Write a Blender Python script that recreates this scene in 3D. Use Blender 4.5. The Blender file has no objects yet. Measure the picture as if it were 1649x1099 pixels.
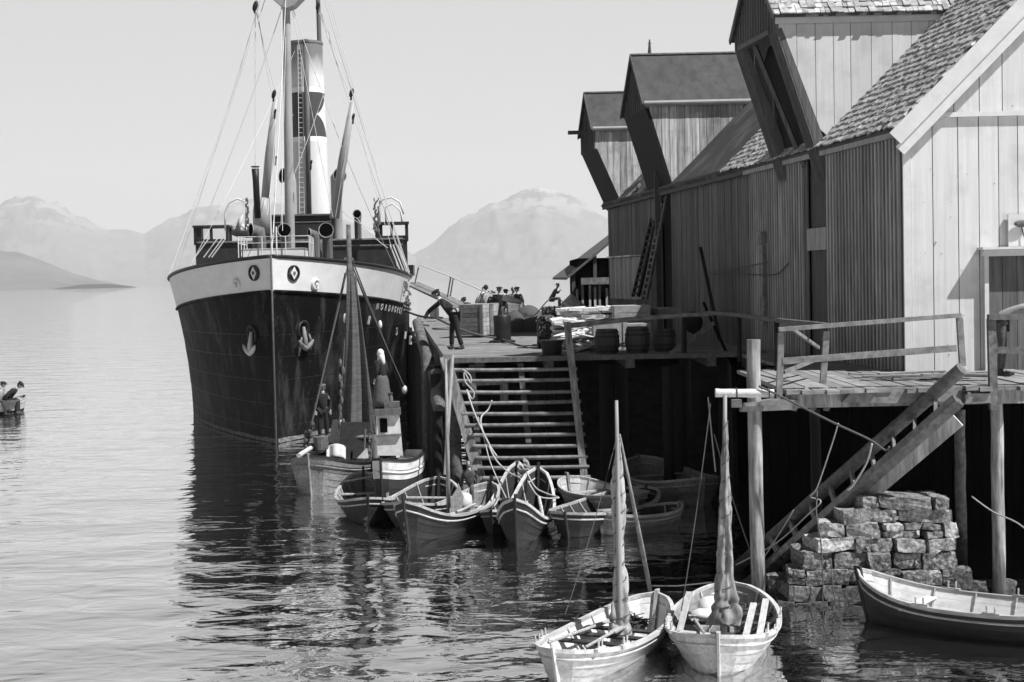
import bpy, bmesh, math, random
from mathutils import Vector, Matrix, Euler, noise
random.seed(7)
R = math.radians
C = bpy.context.scene.collection
SC = bpy.context.scene
# ---------------------------------------------------------------- camera
F, CX, CY, H = 2500.0, 824.5, 549.5, 5.5
PITCH, ROLL = math.atan(103.5/F), R(1.26)
cd = bpy.data.cameras.new('camera'); cam = bpy.data.objects.new('camera', cd); C.objects.link(cam)
cd.lens = 36*F/1649; cd.sensor_width = 36; cd.clip_start = .5; cd.clip_end = 30000
cam.matrix_world = Matrix.Translation((0,0,H)) @ Matrix.Rotation(R(90)-PITCH,4,'X') @ Matrix.Rotation(-ROLL,4,'Z')
SC.camera = cam
CM = cam.matrix_world.to_3x3()
def ray(px, py): return CM @ Vector(((px-CX)/F, -(py-CY)/F, -1))
def at(px, py, Y):
    d = ray(px, py); return Vector((0,0,H)) + d*(Y/d.y)
def on(px, py, z=0.0):
    d = ray(px, py); return Vector((0,0,H)) + d*((z-H)/d.z)
# ---------------------------------------------------------------- sky, sun, exposure
SUN_AZ = math.atan2(.872, -.49); SUN_EL = R(54)
w = bpy.data.worlds.new('World'); SC.world = w; w.use_nodes = True
nt = w.node_tree; nt.nodes.clear()
sky = nt.nodes.new('ShaderNodeTexSky'); sky.sky_type = 'NISHITA'; sky.sun_disc = False
sky.sun_elevation = SUN_EL; sky.sun_rotation = SUN_AZ; sky.dust_density = 2.5; sky.air_density = 1.5
sep = nt.nodes.new('ShaderNodeSeparateColor'); nt.links.new(sky.outputs[0], sep.inputs[0])
flat = nt.nodes.new('ShaderNodeMix'); flat.data_type = 'FLOAT'; flat.inputs[0].default_value = .85
nt.links.new(sep.outputs[2], flat.inputs[2]); flat.inputs[3].default_value = 7.3
bg = nt.nodes.new('ShaderNodeBackground'); bg.inputs[1].default_value = .055
# the clear sky is palest near the horizon and deeper overhead
stc = nt.nodes.new('ShaderNodeTexCoord'); ssx = nt.nodes.new('ShaderNodeSeparateXYZ'); nt.links.new(stc.outputs['Generated'], ssx.inputs[0])
srm = nt.nodes.new('ShaderNodeMapRange'); srm.interpolation_type = 'SMOOTHSTEP'; srm.inputs[1].default_value = .22; srm.inputs[2].default_value = .52; srm.inputs[3].default_value = 1; srm.inputs[4].default_value = .07
nt.links.new(ssx.outputs[2], srm.inputs[0])
sml = nt.nodes.new('ShaderNodeMath'); sml.operation = 'MULTIPLY'; nt.links.new(flat.outputs[0], sml.inputs[0]); nt.links.new(srm.outputs[0], sml.inputs[1])
nt.links.new(sml.outputs[0], bg.inputs[0])
wo = nt.nodes.new('ShaderNodeOutputWorld'); nt.links.new(bg.outputs[0], wo.inputs[0])
sd = bpy.data.lights.new('sun', 'SUN'); sd.energy = 5.0; sd.angle = R(.5); sd.color = (1,1,1)
so = bpy.data.objects.new('sun', sd); C.objects.link(so)
tos = Vector((math.sin(SUN_AZ)*math.cos(SUN_EL), math.cos(SUN_AZ)*math.cos(SUN_EL), math.sin(SUN_EL)))
so.rotation_euler = tos.to_track_quat('Z', 'Y').to_euler(); so.location = (30,-20,60)
SC.view_settings.view_transform = 'Standard'; SC.view_settings.look = 'None'
SC.view_settings.exposure = 0.7; SC.view_settings.gamma = 1.0
SC.render.engine = 'CYCLES'
cy = SC.cycles
cy.use_denoising = True; cy.max_bounces = 6; cy.diffuse_bounces = 3; cy.glossy_bounces = 3
cy.volume_bounces = 1; cy.transparent_max_bounces = 8; cy.sample_clamp_indirect = 6
# ---------------------------------------------------------------- materials (all greys: the photograph is black and white)
MATS = {}; KA = .68
def M(name, c, var=.0, n=.25, scale=(4,4,4), rough=.75, bump=.0, spec=.3, stain=.0, stain_c=None, sscale=.7, metal=0, tide=False):
    if name in MATS: return MATS[name]
    c *= KA; stain_c = None if stain_c is None else stain_c*KA
    m = bpy.data.materials.new(name); m.use_nodes = True; t = m.node_tree; t.nodes.clear()
    N = t.nodes.new; L = t.links.new
    out = N('ShaderNodeOutputMaterial'); p = N('ShaderNodeBsdfPrincipled'); L(p.outputs[0], out.inputs[0])
    tc = N('ShaderNodeTexCoord'); mp = N('ShaderNodeMapping'); L(tc.outputs['Object'], mp.inputs[0]); mp.inputs['Scale'].default_value = scale
    nz = N('ShaderNodeTexNoise'); nz.inputs['Detail'].default_value = 6; nz.inputs['Roughness'].default_value = .65; nz.inputs['Scale'].default_value = 1
    L(mp.outputs[0], nz.inputs[0])
    geo = N('ShaderNodeNewGeometry')
    # offset the noise per plank so that grain differs from piece to piece
    ad = N('ShaderNodeVectorMath'); ad.operation = 'ADD'; cmb = N('ShaderNodeCombineXYZ')
    mm = N('ShaderNodeMath'); mm.operation = 'MULTIPLY'; mm.inputs[1].default_value = 50; L(geo.outputs['Random Per Island'], mm.inputs[0])
    for i in range(3): L(mm.outputs[0], cmb.inputs[i])
    L(mp.outputs[0], ad.inputs[0]); L(cmb.outputs[0], ad.inputs[1]); L(ad.outputs[0], nz.inputs[0])
    def math_(op, a, b):
        q = N('ShaderNodeMath'); q.operation = op
        for i, v in enumerate((a, b)):
            if isinstance(v, (int, float)): q.inputs[i].default_value = v
            else: L(v, q.inputs[i])
        return q.outputs[0]
    f = math_('ADD', math_('MULTIPLY', math_('SUBTRACT', nz.outputs[0], .5), n*7), 1)
    g = math_('ADD', math_('MULTIPLY', math_('SUBTRACT', geo.outputs['Random Per Island'], .5), var*2), 1)
    v = math_('MULTIPLY', math_('MULTIPLY', f, g), c)
    if stain:
        s2 = N('ShaderNodeTexNoise'); s2.inputs['Scale'].default_value = sscale; s2.inputs['Detail'].default_value = 7; s2.inputs['Roughness'].default_value = .6
        L(tc.outputs['Object'], s2.inputs[0])
        mr = N('ShaderNodeMapRange'); mr.inputs[1].default_value = .5; mr.inputs[2].default_value = .68; L(s2.outputs[0], mr.inputs[0])
        k = math_('MULTIPLY', mr.outputs[0], stain)
        v = math_('ADD', math_('MULTIPLY', v, math_('SUBTRACT', 1, k)), math_('MULTIPLY', k, c*.4 if stain_c is None else stain_c))
    if tide:     # wet, weed-darkened band up to the high water mark
        px_ = N('ShaderNodeSeparateXYZ'); L(geo.outputs['Position'], px_.inputs[0])
        tz = N('ShaderNodeMapRange'); tz.inputs[1].default_value = .35; tz.inputs[2].default_value = .75; tz.inputs[3].default_value = .3; tz.inputs[4].default_value = 1
        L(math_('ADD', px_.outputs[2], math_('MULTIPLY', math_('SUBTRACT', nz.outputs[0], .5), 1.2)), tz.inputs[0]); v = math_('MULTIPLY', v, tz.outputs[0])
    v = math_('MINIMUM', math_('MAXIMUM', v, .003), .88)
    L(v, p.inputs['Base Color'])
    p.inputs['Roughness'].default_value = rough; p.inputs['Specular IOR Level'].default_value = spec; p.inputs['Metallic'].default_value = metal
    if bump:
        b = N('ShaderNodeBump'); b.inputs['Strength'].default_value = bump; b.inputs['Distance'].default_value = .02
        L(nz.outputs[0], b.inputs['Height']); L(b.outputs[0], p.inputs['Normal'])
    MATS[name] = m; return m
ZG = (14,14,.9)      # grain running up
YG = (14,.9,14); XG = (.9,14,14)
m_boat_dark = M('tarred_boat_planks', .03, .35, .25, (1.2,16,16), .7, .3, stain=.4, sscale=2.5)
m_boat_mid = M('weathered_boat_planks', .25, .25, .28, (1.2,16,16), .75, .35, stain=.45, sscale=2.5)
m_boat_light = M('pale_boat_planks', .62, .15, .2, (1.2,18,18), .65, .3, stain=.6, stain_c=.3, sscale=3.2)
m_boat_white = M('white_boat_paint', .85, .06, .12, (1.2,10,10), .5, .2, stain=.45, stain_c=.4, sscale=3.5)
m_rim = M('worn_gunwale', .45, .2, .3, (2,20,20), .7, .3, stain=.3)
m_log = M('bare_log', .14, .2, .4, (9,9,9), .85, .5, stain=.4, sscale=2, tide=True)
m_log_lit = M('sunlit_log', .30, .15, .5, (14,14,1.6), .8, .4, stain=.5, stain_c=.12, sscale=1.6, tide=True)  # paler copy of the log, sunlight put into its colour
m_dark = M('shade_dark_timber', .010, .3, .3, (8,8,2), .85, .4)  # colour darkened to stand in for shade under wharf and quay
m_rail = M('rail_wood', .23, .25, .35, (6,6,6), .8, .3, stain=.35, sscale=2)
m_deck = M('deck_planks', .27, .22, .38, (2.5,14,14), .9, .5, stain=.55, stain_c=.16, sscale=2.2)
m_white = M('white_painted_boards', .80, .05, .07, (14,14,.6), .6, .2, stain=.4, stain_c=.5, sscale=1.4)
m_trim = M('white_trim', .8, .03, .06, (5,5,5), .6, .1, stain=.2, stain_c=.6, sscale=1.5)
m_green = M('tarred_wall_boards', .15, .12, .25, ZG, .8, .4, stain=.35, sscale=1)
m_batt = M('batten_wood', .40, .25, .3, ZG, .8, .3, stain=.35, stain_c=.2, sscale=.7)
m_plank = M('dark_wall_planks', .10, .3, .3, ZG, .85, .4, stain=.4, sscale=.9)
m_plank2 = M('grey_wall_planks', .145, .25, .3, ZG, .85, .4, stain=.3, sscale=.9)
m_worn = M('silvered_planks', .52, .3, .4, (12,12,.7), .8, .4, stain=.6, stain_c=.17, sscale=1.6)
m_felt = M('roofing_felt', .06, .06, .2, (2,2,2), .9, .25, stain=.45, stain_c=.28, sscale=.9)
m_felt2 = M('grey_roofing_felt', .085, .06, .22, (3,.6,3), .9, .25, stain=.3, sscale=.8)
m_shing = M('wood_shingles', .46, .35, .35, (8,12,8), .85, .5)
m_void = M('shade_black', .005, 0, .2, (2,2,2), .95, spec=0)  # near-black in place of shade inside openings and below the decks
m_rope = M('rope', .5, .2, .2, (30,30,30), .9)
m_ropedk = M('tarred_rope', .1, .2, .2, (30,30,30), .9)
m_wire = M('rigging_wire', .7, .1, .1, (5,5,5), .8)
m_iron = M('black_iron', .02, .1, .3, (5,5,5), .5, .1)
m_sail = M('tanned_sail', .12, .05, .25, (3,3,14), .9, .5)
m_sail2 = M('grey_sailcloth', .30, .05, .35, (9,9,3), .9, .5, stain=.4, sscale=3)
m_canvas = M('pale_canvas', .6, .05, .12, (4,4,4), .9, .4)
m_spar = M('varnished_spar', .36, .1, .2, (10,10,1), .6, .1, stain=.3, sscale=1)
m_mast = M('buff_mast_paint', .40, .05, .1, (4,4,.6), .5, .05, stain=.25, sscale=.8)
m_skin = M('skin', .36, 0, .06, (20,20,20), .6)
m_cloth = M('dark_wool', .025, 0, .3, (18,18,18), .95, .3)
m_cloth2 = M('grey_wool', .11, 0, .25, (18,18,18), .95, .3)
m_cloth3 = M('light_linen', .42, 0, .15, (12,12,12), .9, .3)
m_scarf = M('white_headscarf', .82, 0, .03, (8,8,8), .9, .2)
m_hair = M('hair', .03, 0, .3, (30,30,30), .8)
m_leather = M('boot_leather', .05, 0, .2, (9,9,9), .5)
m_stone = M('quarry_stone', .36, .4, .6, (16,16,16), .9, 1.0, stain=.7, stain_c=.06, sscale=5, tide=True)
m_fish = M('dried_fish', .72, .22, .22, (12,12,12), .85, .5)
m_crate = M('crate_boards', .14, .3, .3, (12,12,12), .85, .3)
m_cratel = M('light_crate_boards', .38, .25, .25, (5,5,5), .85, .3, stain=.3, sscale=3)
# ---------------------------------------------------------------- mesh helpers
class MB:
    def __init__(s): s.v = []; s.f = []; s.mi = []
    def add(s, vs, fs, mi=0):
        o = len(s.v); s.v += [Vector(v) for v in vs]
        for f in fs: s.f.append([i+o for i in f]); s.mi.append(mi)
        return s
    def box(s, c, d, rot=None, mi=0, taper=1.0):
        c = Vector(c); vs = []
        for z in (-.5,.5):
            k = taper if z > 0 else 1
            for x, y in ((-.5,-.5),(.5,-.5),(.5,.5),(-.5,.5)):
                q = Vector((x*d[0]*k, y*d[1]*k, z*d[2]))
                if rot is not None: q = rot @ q
                vs.append(c+q)
        return s.add(vs, [(3,2,1,0),(4,5,6,7),(0,1,5,4),(1,2,6,5),(2,3,7,6),(3,0,4,7)], mi)
    def hexa(s, b, t, mi=0):     # bottom four, top four points
        return s.add(list(b)+list(t), [(3,2,1,0),(4,5,6,7),(0,1,5,4),(1,2,6,5),(2,3,7,6),(3,0,4,7)], mi)
    def beam(s, p0, p1, w_, h_, up=(0,0,1), mi=0):
        p0, p1 = Vector(p0), Vector(p1); d = p1-p0; L = d.length
        if L < 1e-6: return s
        z = d.normalized(); up = Vector(up)
        x = up.cross(z)
        if x.length < 1e-4: x = Vector((1,0,0)).cross(z)
        if x.length < 1e-4: x = Vector((0,1,0)).cross(z)
        x.normalize(); y = z.cross(x)
        rot = Matrix((x, y, z)).transposed()
        return s.box((p0+p1)/2, (w_, h_, L), rot, mi)
    def tube(s, pts, r, n=8, caps=True, mi=0, jit=0):
        pts = [Vector(p) for p in pts]; m = len(pts)
        rs = r if isinstance(r, (list, tuple)) else [r]*m
        o = []; prevx = None
        for i, p in enumerate(pts):
            d = (pts[min(i+1,m-1)]-pts[max(i-1,0)])
            if d.length < 1e-7: d = Vector((0,0,1))
            d.normalize()
            if prevx is None:
                a = Vector((0,0,1)) if abs(d.z) < .9 else Vector((1,0,0)); x = a.cross(d).normalized()
            else:
                x = prevx - d*prevx.dot(d); x.normalize()
            prevx = x; y = d.cross(x)
            for k in range(n):
                a = 2*math.pi*k/n; rr = rs[i]*(1+(random.uniform(-jit,jit) if jit else 0))
                o.append(p + (x*math.cos(a)+y*math.sin(a))*rr)
        fs = [(i*n+k, i*n+(k+1)%n, (i+1)*n+(k+1)%n, (i+1)*n+k) for i in range(m-1) for k in range(n)]
        if caps: fs += [tuple(range(n-1,-1,-1)), tuple((m-1)*n+k for k in range(n))]
        return s.add(o, fs, mi)
    def lathe(s, prof, c=(0,0,0), n=16, mi=0, axis=None, caps=True):
        c = Vector(c); vs = []
        for r_, z in prof:
            for k in range(n):
                a = 2*math.pi*k/n; q = Vector((r_*math.cos(a), r_*math.sin(a), z))
                if axis is not None: q = axis @ q
                vs.append(c+q)
        m = len(prof)
        fs = [(i*n+k, i*n+(k+1)%n, (i+1)*n+(k+1)%n, (i+1)*n+k) for i in range(m-1) for k in range(n)]
        if caps: fs += [tuple(range(n-1,-1,-1)), tuple((m-1)*n+k for k in range(n))]
        return s.add(vs, fs, mi)
    def prism(s, poly, ext, mi=0):     # planar polygon extruded by a vector
        e = Vector(ext); n = len(poly); p = [Vector(q) for q in poly]
        return s.add(p+[q+e for q in p], [tuple(range(n-1,-1,-1)), tuple(range(n,2*n))]+[(i,(i+1)%n,n+(i+1)%n,n+i) for i in range(n)], mi)
    def grid(s, fn, nu, nv, mi=0, closed=False):
        vs = [fn(i/nu, j/nv) for i in range(nu+1) for j in range(nv+1)]
        return s.add(vs, [(i*(nv+1)+j, (i+1)*(nv+1)+j, (i+1)*(nv+1)+j+1, i*(nv+1)+j+1) for i in range(nu) for j in range(nv)], mi)
    def blob(s, c, d, n=8, m=6, rot=None, jit=0, mi=0):
        c = Vector(c); vs = []; fs = []
        for j in range(m+1):
            t = math.pi*j/m
            for k in range(n):
                a = 2*math.pi*k/n; q = Vector((math.sin(t)*math.cos(a)*d[0], math.sin(t)*math.sin(a)*d[1], math.cos(t)*d[2]))
                if jit: q *= 1+random.uniform(-jit,jit)
                if rot is not None: q = rot @ q
                vs.append(c+q)
        fs = [(j*n+k, (j+1)*n+k, (j+1)*n+(k+1)%n, j*n+(k+1)%n) for j in range(m) for k in range(n)]
        return s.add(vs, fs, mi)
def origin(o):
    v = Vector((0,0,0))
    while o is not None: v += o.location; o = o.parent
    return v
def obj(name, mb, mat, parent=None, world=False, loc=None, smooth=False, label=None):
    me = bpy.data.meshes.new(name)
    off = Vector((0,0,0))
    if world and parent is not None: off = origin(parent)
    if parent is None and loc is not None: off = Vector(loc)
    me.from_pydata([tuple(v-off) for v in mb.v], [], mb.f)
    mats = mat if isinstance(mat, (list, tuple)) else [mat]
    for m in mats: me.materials.append(m)
    if len(mats) > 1: me.polygons.foreach_set('material_index', mb.mi)
    if smooth:
        me.polygons.foreach_set('use_smooth', [True]*len(me.polygons))
        if smooth != 1: me.set_sharp_from_angle(angle=R(smooth))
    me.update()
    o = bpy.data.objects.new(name, me); C.objects.link(o)
    if parent is not None: o.parent = parent
    elif loc is not None: o.location = off
    if label: o['label'] = label
    return o
def fixn(o):      # consistent outward normals
    bm = bmesh.new(); bm.from_mesh(o.data); bmesh.ops.recalc_face_normals(bm, faces=bm.faces); bm.to_mesh(o.data); bm.free(); return o
def tag(o, label=None, cat=None, group=None, kind=None):
    if label: o['label'] = label
    if cat: o['category'] = cat
    if group: o['group'] = group
    if kind: o['kind'] = kind
    return o
def thing(name, loc, label, cat, rz=0, group=None):
    o = bpy.data.objects.new(name, None); C.objects.link(o); o.empty_display_size = .3
    o.location = Vector(loc); o.rotation_euler = (0,0,rz); return tag(o, label, cat, group)
def sag(p0, p1, s=.3, n=10):
    p0, p1 = Vector(p0), Vector(p1)
    return [p0.lerp(p1, i/n)-Vector((0,0,s*4*(i/n)*(1-i/n))) for i in range(n+1)]
# ================================================================ SETTING
# ---- water
def water():
    m = bpy.data.materials.new('harbour_water'); m.use_nodes = True; t = m.node_tree; t.nodes.clear()
    N = t.nodes.new; L = t.links.new
    out = N('ShaderNodeOutputMaterial'); tc = N('ShaderNodeTexCoord')
    def nz(scale, detail, rough_, dist=0):
        mp = N('ShaderNodeMapping'); mp.inputs['Scale'].default_value = scale; mp.inputs['Rotation'].default_value = (0,0,R(8))
        L(tc.outputs['Object'], mp.inputs[0])
        q = N('ShaderNodeTexNoise'); q.inputs['Scale'].default_value = 1; q.inputs['Detail'].default_value = detail; q.inputs['Roughness'].default_value = rough_
        q.inputs['Distortion'].default_value = dist
        L(mp.outputs[0], q.inputs[0]); return q.outputs[0]
    a = nz((1.1,1.7,1), 2, .45, .6); b = nz((.28,.5,1), 1, .5, .3); c = nz((3.6,6,1), 2, .5)
    def ma(op, x, y):
        q = N('ShaderNodeMath'); q.operation = op
        for i, v in enumerate((x, y)):
            if isinstance(v, (int, float)): q.inputs[i].default_value = v
            else: L(v, q.inputs[i])
        return q.outputs[0]
    h = ma('ADD', ma('ADD', ma('MULTIPLY', a, .034), ma('MULTIPLY', b, .10)), ma('MULTIPLY', c, .004))
    bp = N('ShaderNodeBump'); bp.inputs['Strength'].default_value = 1; bp.inputs['Distance'].default_value = 1.0; L(h, bp.inputs['Height'])
    fr = N('ShaderNodeFresnel'); fr.inputs[0].default_value = 1.33; L(bp.outputs[0], fr.inputs['Normal'])
    fac = ma('MINIMUM', ma('ADD', ma('MULTIPLY', fr.outputs[0], .9), .5), 1)
    gl = N('ShaderNodeBsdfGlossy'); gl.inputs['Roughness'].default_value = .02; gl.inputs[0].default_value = (.97,.97,.97,1); L(bp.outputs[0], gl.inputs['Normal'])
    df = N('ShaderNodeBsdfDiffuse'); df.inputs[0].default_value = (.012,.012,.012,1)
    mx = N('ShaderNodeMixShader'); L(fac, mx.inputs[0]); L(df.outputs[0], mx.inputs[1]); L(gl.outputs[0], mx.inputs[2]); L(mx.outputs[0], out.inputs[0])
    return m
mb = MB()
mb.add([(-14000,-60,0),(14000,-60,0),(14000,15500,0),(-14000,15500,0)], [(0,1,2,3)])
tag(obj('water', mb, water()), kind='structure')
# ---- mountains across the fjord
def interp(tab, x):
    if x <= tab[0][0]: return tab[0][1]
    for (a, b), (c, d) in zip(tab, tab[1:]):
        if x <= c:
            k = (x-a)/(c-a); return b+(d-b)*k
    return tab[-1][1]
def hpx(px): return 446-.022*(px-824)
def range_(name, tab, Yr, depth, px0, px1, nx, mat, rough_=1.0):
    mb = MB(); ny = 44; nx = int(nx*1.6)
    def fn(u, v):
        px = px0+(px1-px0)*u
        Y = Yr - depth*(1-v*1.35)
        crest = max(0, hpx(px)-interp(tab, px))/F*Yr
        x = (px-824)/F*Yr
        s = min(1, max(0, v/.74)); prof = s**1.25 if v <= .74 else max(0, 1-(v-.74)*2.6)
        nn = noise.fractal(Vector((x*.0016, Y*.0016, 3)), 1, 2, 6)
        gully = abs(noise.noise(Vector((x*.0032+v*.8, v*1.3, 7))))
        hgt = crest*prof*(1-.28*gully*rough_*(1-s*.75)) + crest*.09*nn*rough_*min(1, 4*v)+crest*.045*noise.fractal(Vector((x*.008, Y*.008, 5)), 1, 2, 5)*min(1,4*v)
        sx = x*(Y/Yr)
        return Vector((sx, Y, hgt-4))
    mb.grid(fn, nx, ny)
    return fixn(obj(name, mb, mat, smooth=True))
def mtn_mat(name, rock, snow, amt, lo):
    m = bpy.data.materials.new(name); m.use_nodes = True; t = m.node_tree; N = t.nodes.new; L = t.links.new
    p = t.nodes['Principled BSDF']; p.inputs['Roughness'].default_value = .95; p.inputs['Specular IOR Level'].default_value = .1
    tc = N('ShaderNodeTexCoord'); n1 = N('ShaderNodeTexNoise'); n1.inputs['Scale'].default_value = .0045; n1.inputs['Detail'].default_value = 12; n1.inputs['Roughness'].default_value = .72
    mp = N('ShaderNodeMapping'); mp.inputs['Scale'].default_value = (1,.5,2.2); L(tc.outputs['Object'], mp.inputs[0]); L(mp.outputs[0], n1.inputs[0])
    sx = N('ShaderNodeSeparateXYZ'); L(tc.outputs['Object'], sx.inputs[0])
    hz = N('ShaderNodeMapRange'); hz.inputs[1].default_value = lo; hz.inputs[2].default_value = lo*2.2; L(sx.outputs[2], hz.inputs[0])
    r1 = N('ShaderNodeMapRange'); r1.inputs[1].default_value = .49; r1.inputs[2].default_value = .52; L(n1.outputs[0], r1.inputs[0])
    mu = N('ShaderNodeMath'); mu.operation = 'MULTIPLY'; L(hz.outputs[0], mu.inputs[0]); L(r1.outputs[0], mu.inputs[1])
    m2 = N('ShaderNodeMath'); m2.operation = 'MULTIPLY'; L(mu.outputs[0], m2.inputs[0]); m2.inputs[1].default_value = amt
    rk = N('ShaderNodeMapRange'); rk.inputs[1].default_value = .3; rk.inputs[2].default_value = .7; rk.inputs[3].default_value = rock*.75; rk.inputs[4].default_value = rock*1.3; L(n1.outputs[0], rk.inputs[0])
    mx = N('ShaderNodeMix'); mx.data_type = 'FLOAT'; L(m2.outputs[0], mx.inputs[0]); L(rk.outputs[0], mx.inputs[2]); mx.inputs[3].default_value = snow
    L(mx.outputs[0], p.inputs['Base Color']); return m
LEFT = [(-500,372),(-200,350),(0,332),(30,312),(70,304),(98,311),(125,335),(165,360),(200,370),(238,378),(275,356),(300,345),(345,327),(400,318),(470,322),(540,345),(610,378),(665,402),(700,430),(760,440),(900,446)]
RIGHT = [(560,440),(640,420),(670,405),(705,383),(735,362),(765,342),(800,318),(830,306),(858,299),(874,294),(890,300),(905,303),(935,319),(985,350),(1040,372),(1150,400),(1300,420),(1500,430)]
HILL = [(-600,380),(-150,390),(0,398),(35,402),(65,412),(120,436),(160,447),(205,456),(245,461),(300,466)]
SPIT = [(60,463.5),(100,457),(135,452),(180,451),(215,455),(250,461),(275,464)]
LOW = [(540,446),(600,440),(665,434),(760,432),(860,436),(985,430),(1100,425),(1400,420)]
tag(range_('mountains', LEFT, 12000, 2800, -700, 900, 260, mtn_mat('far_rock', .12, .5, .5, 360)), kind='structure')
tag(range_('mountains', RIGHT, 12400, 3200, 540, 1700, 230, mtn_mat('far_rock_snow', .12, .7, .42, 380), 1.2), kind='structure')
tag(range_('hills', LOW, 10000, 800, 520, 1500, 160, mtn_mat('shore_slope', .12, .3, .0, 240)), kind='structure')
tag(range_('hills', HILL, 5600, 1500, -700, 310, 140, mtn_mat('near_hill', .11, .3, .0, 60)), kind='structure')
tag(range_('hills', SPIT, 3600, 200, 55, 290, 60, mtn_mat('dark_spit', .04, .3, .0, 60)), kind='structure')

# ================================================================ QUAY
Q0, QEND, ZD = 37.9, 78.0, 3.5
def qx(Y): return -1.7-.076*(Y-Q0)
def wx(Y): return 7.6-.1216*(Y-30)
quay = thing('quay', (0,Q0,ZD), 'long plank topped timber quay with white worn decking in the middle distance', 'quay')
mb = MB(); y = Q0+.32
while y < QEND:
    wd = random.uniform(.2,.27)
    x0, x1 = qx(y), wx(y)+.6
    cuts = [x0]; 
    while cuts[-1] < x1-2.5: cuts.append(cuts[-1]+random.uniform(2.2,4.2))
    cuts.append(x1)
    for a, b in zip(cuts, cuts[1:]):
        mb.box(((a+b)/2, y+wd/2, ZD-.03+random.uniform(-.006,.006)), (b-a-.012, wd-.012, .06), Matrix.Rotation(random.uniform(-.002,.002),3,'Z'))
    y += wd
obj('decking', mb, m_deck, quay, True)
mb = MB(); mb.box(((qx(Q0)+6.2)/2+.02, Q0+.14, ZD-.02), (6.2-qx(Q0), .3, .12)); obj('edge_beam', mb, m_log, quay, True)
mb = MB(); mb.beam((qx(Q0)+.12,Q0+.3,ZD+.04),(qx(QEND)+.12,QEND,ZD+.04),.24,.16); obj('kerb_beam', mb, m_rail, quay, True)
mb = MB()
for i in range(9):
    z = ZD-.3-.0*i
for x in [qx(Q0)+.9, .9, 2.9, 4.9]:
    mb.beam((x,Q0+.25,ZD-.2),(x,QEND-1,ZD-.2),.22,.22)
obj('joists', mb, m_log, quay, True)
for i in range(13):
    yy = Q0+1.0+i*3.1
    m1 = MB(); x = qx(yy)+.28; m1.tube([(x+random.uniform(-.06,.1),yy,-1.5),(x,yy,ZD-.1)], [.19,.16], 10, jit=.05)
    obj('pile', m1, m_log, quay, True, smooth=60)
for (x, yy) in [(0.6,39.5),(2.4,40),(4.2,39.2),(5.6,41),(3.0,43),(1.0,44),(5,45)]:
    m1 = MB(); m1.tube([(x,yy,-1.5),(x,yy,ZD-.3)], [.2,.17], 9, jit=.05); obj('pile', m1, m_dark, quay, True, smooth=60)
for i in range(46):
    yy = Q0+.5+i*.87; x = qx(yy)-.12-random.uniform(0,.1)-(yy-38)*.011; m1 = MB(); m1.tube([(x+random.uniform(-.05,.05),yy,-1.5),(x,yy,ZD-.35+random.uniform(-.2,.2))], [.17,.14], 8, jit=.06); obj('fender_pile', m1, m_dark, quay, True, smooth=60)
# stone and rubble slope under the quay
mb = MB()
def bank(u, v):
    x = -1.2+u*18; y = 41.8+v*40; z = -1.0+3.6*min(1, v*6)+.35*noise.fractal(Vector((x*.9,y*.9,1)),1,2,4)
    x += -.08*(y-42)
    return Vector((x, y, min(z, ZD-.45)))
mb.grid(bank, 70, 60)
tag(fixn(obj('ground', mb, M('dark_rubble', .035, 0, .4, (3,3,3), .95, .8), smooth=True)), kind='structure')
# fender logs and braces on the quay's left corner
for a, b, r_, lb in [((672,520,45.5),(716,700,39.2),.15,'thick sloping fender log against the quay side nearest the ship'),
                 ((700,598,38.6),(708,660,38.2),.17,'short round fender log with its sawn end showing at the quay corner'),
                 ((684,560,42.5),(690,742,41.5),.12,'thin upright fender pole in shade between ship and quay')]:
    m1 = MB(); p, q = at(*a), at(*b); m1.tube([p, p.lerp(q,.3)+Vector((.02,0,.01)), p.lerp(q,.7)+Vector((-.02,0,0)), q], [r_,r_*1.05,r_,r_*.95], 12, jit=.03)
    tag(obj('fender_log', m1, m_log, loc=q, smooth=50), lb, 'fender log', 'fender logs at the quay corner')
for a, b, lb in [((655,560,46),(662,660,44),'upper dark tyre sized rope fender'),]:
    pass
# ---- big rack of rungs down the quay face
rack = thing('landing_stage_steps', (1.2,Q0-.3,0), 'wide wooden landing steps of long round rungs down the quay face', 'steps')
pL0, pL1 = at(717,578,Q0-.12), at(792,812,37.2); pR0, pR1 = at(913,519,Q0-.12), at(946,792,37.15)
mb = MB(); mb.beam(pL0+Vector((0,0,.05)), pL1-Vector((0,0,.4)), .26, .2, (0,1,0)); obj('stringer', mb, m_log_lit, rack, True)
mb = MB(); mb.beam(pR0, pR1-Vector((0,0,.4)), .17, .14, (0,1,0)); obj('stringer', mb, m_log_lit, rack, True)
ys = [597,614,632,650,667,685,702,720,737,754,771,790]
for i, yy in enumerate(ys):
    k = (yy-590)/222; Yk = Q0-.15-.7*k
    kl = (yy-578)/(812-578); kr = (yy-519)/(792-519)
    xl = 717+75*kl+4; xr = 913+33*kr+2
    a, b = at(xl, yy+random.uniform(-1,1), Yk), at(xr, yy-2.2+random.uniform(-1.5,1.5), Yk)
    m1 = MB(); m1.tube([a-Vector((.08,0,0)), a.lerp(b,.3)-Vector((0,0,.012)), a.lerp(b,.7)-Vector((0,0,.01)), b+Vector((.08,0,0))], [.05,.046,.05,.042], 8, jit=.06)
    obj('rung', m1, m_rail, rack, True, smooth=60)
for xx, y0_, y1_ in [(760,588,780),(838,586,720)]:
    m1 = MB(); m1.beam(at(xx,y0_,Q0+.25), at(xx+14,y1_,Q0-.2), .14,.12,(0,1,0)); obj('back_post', m1, m_log, rack, True)
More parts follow.
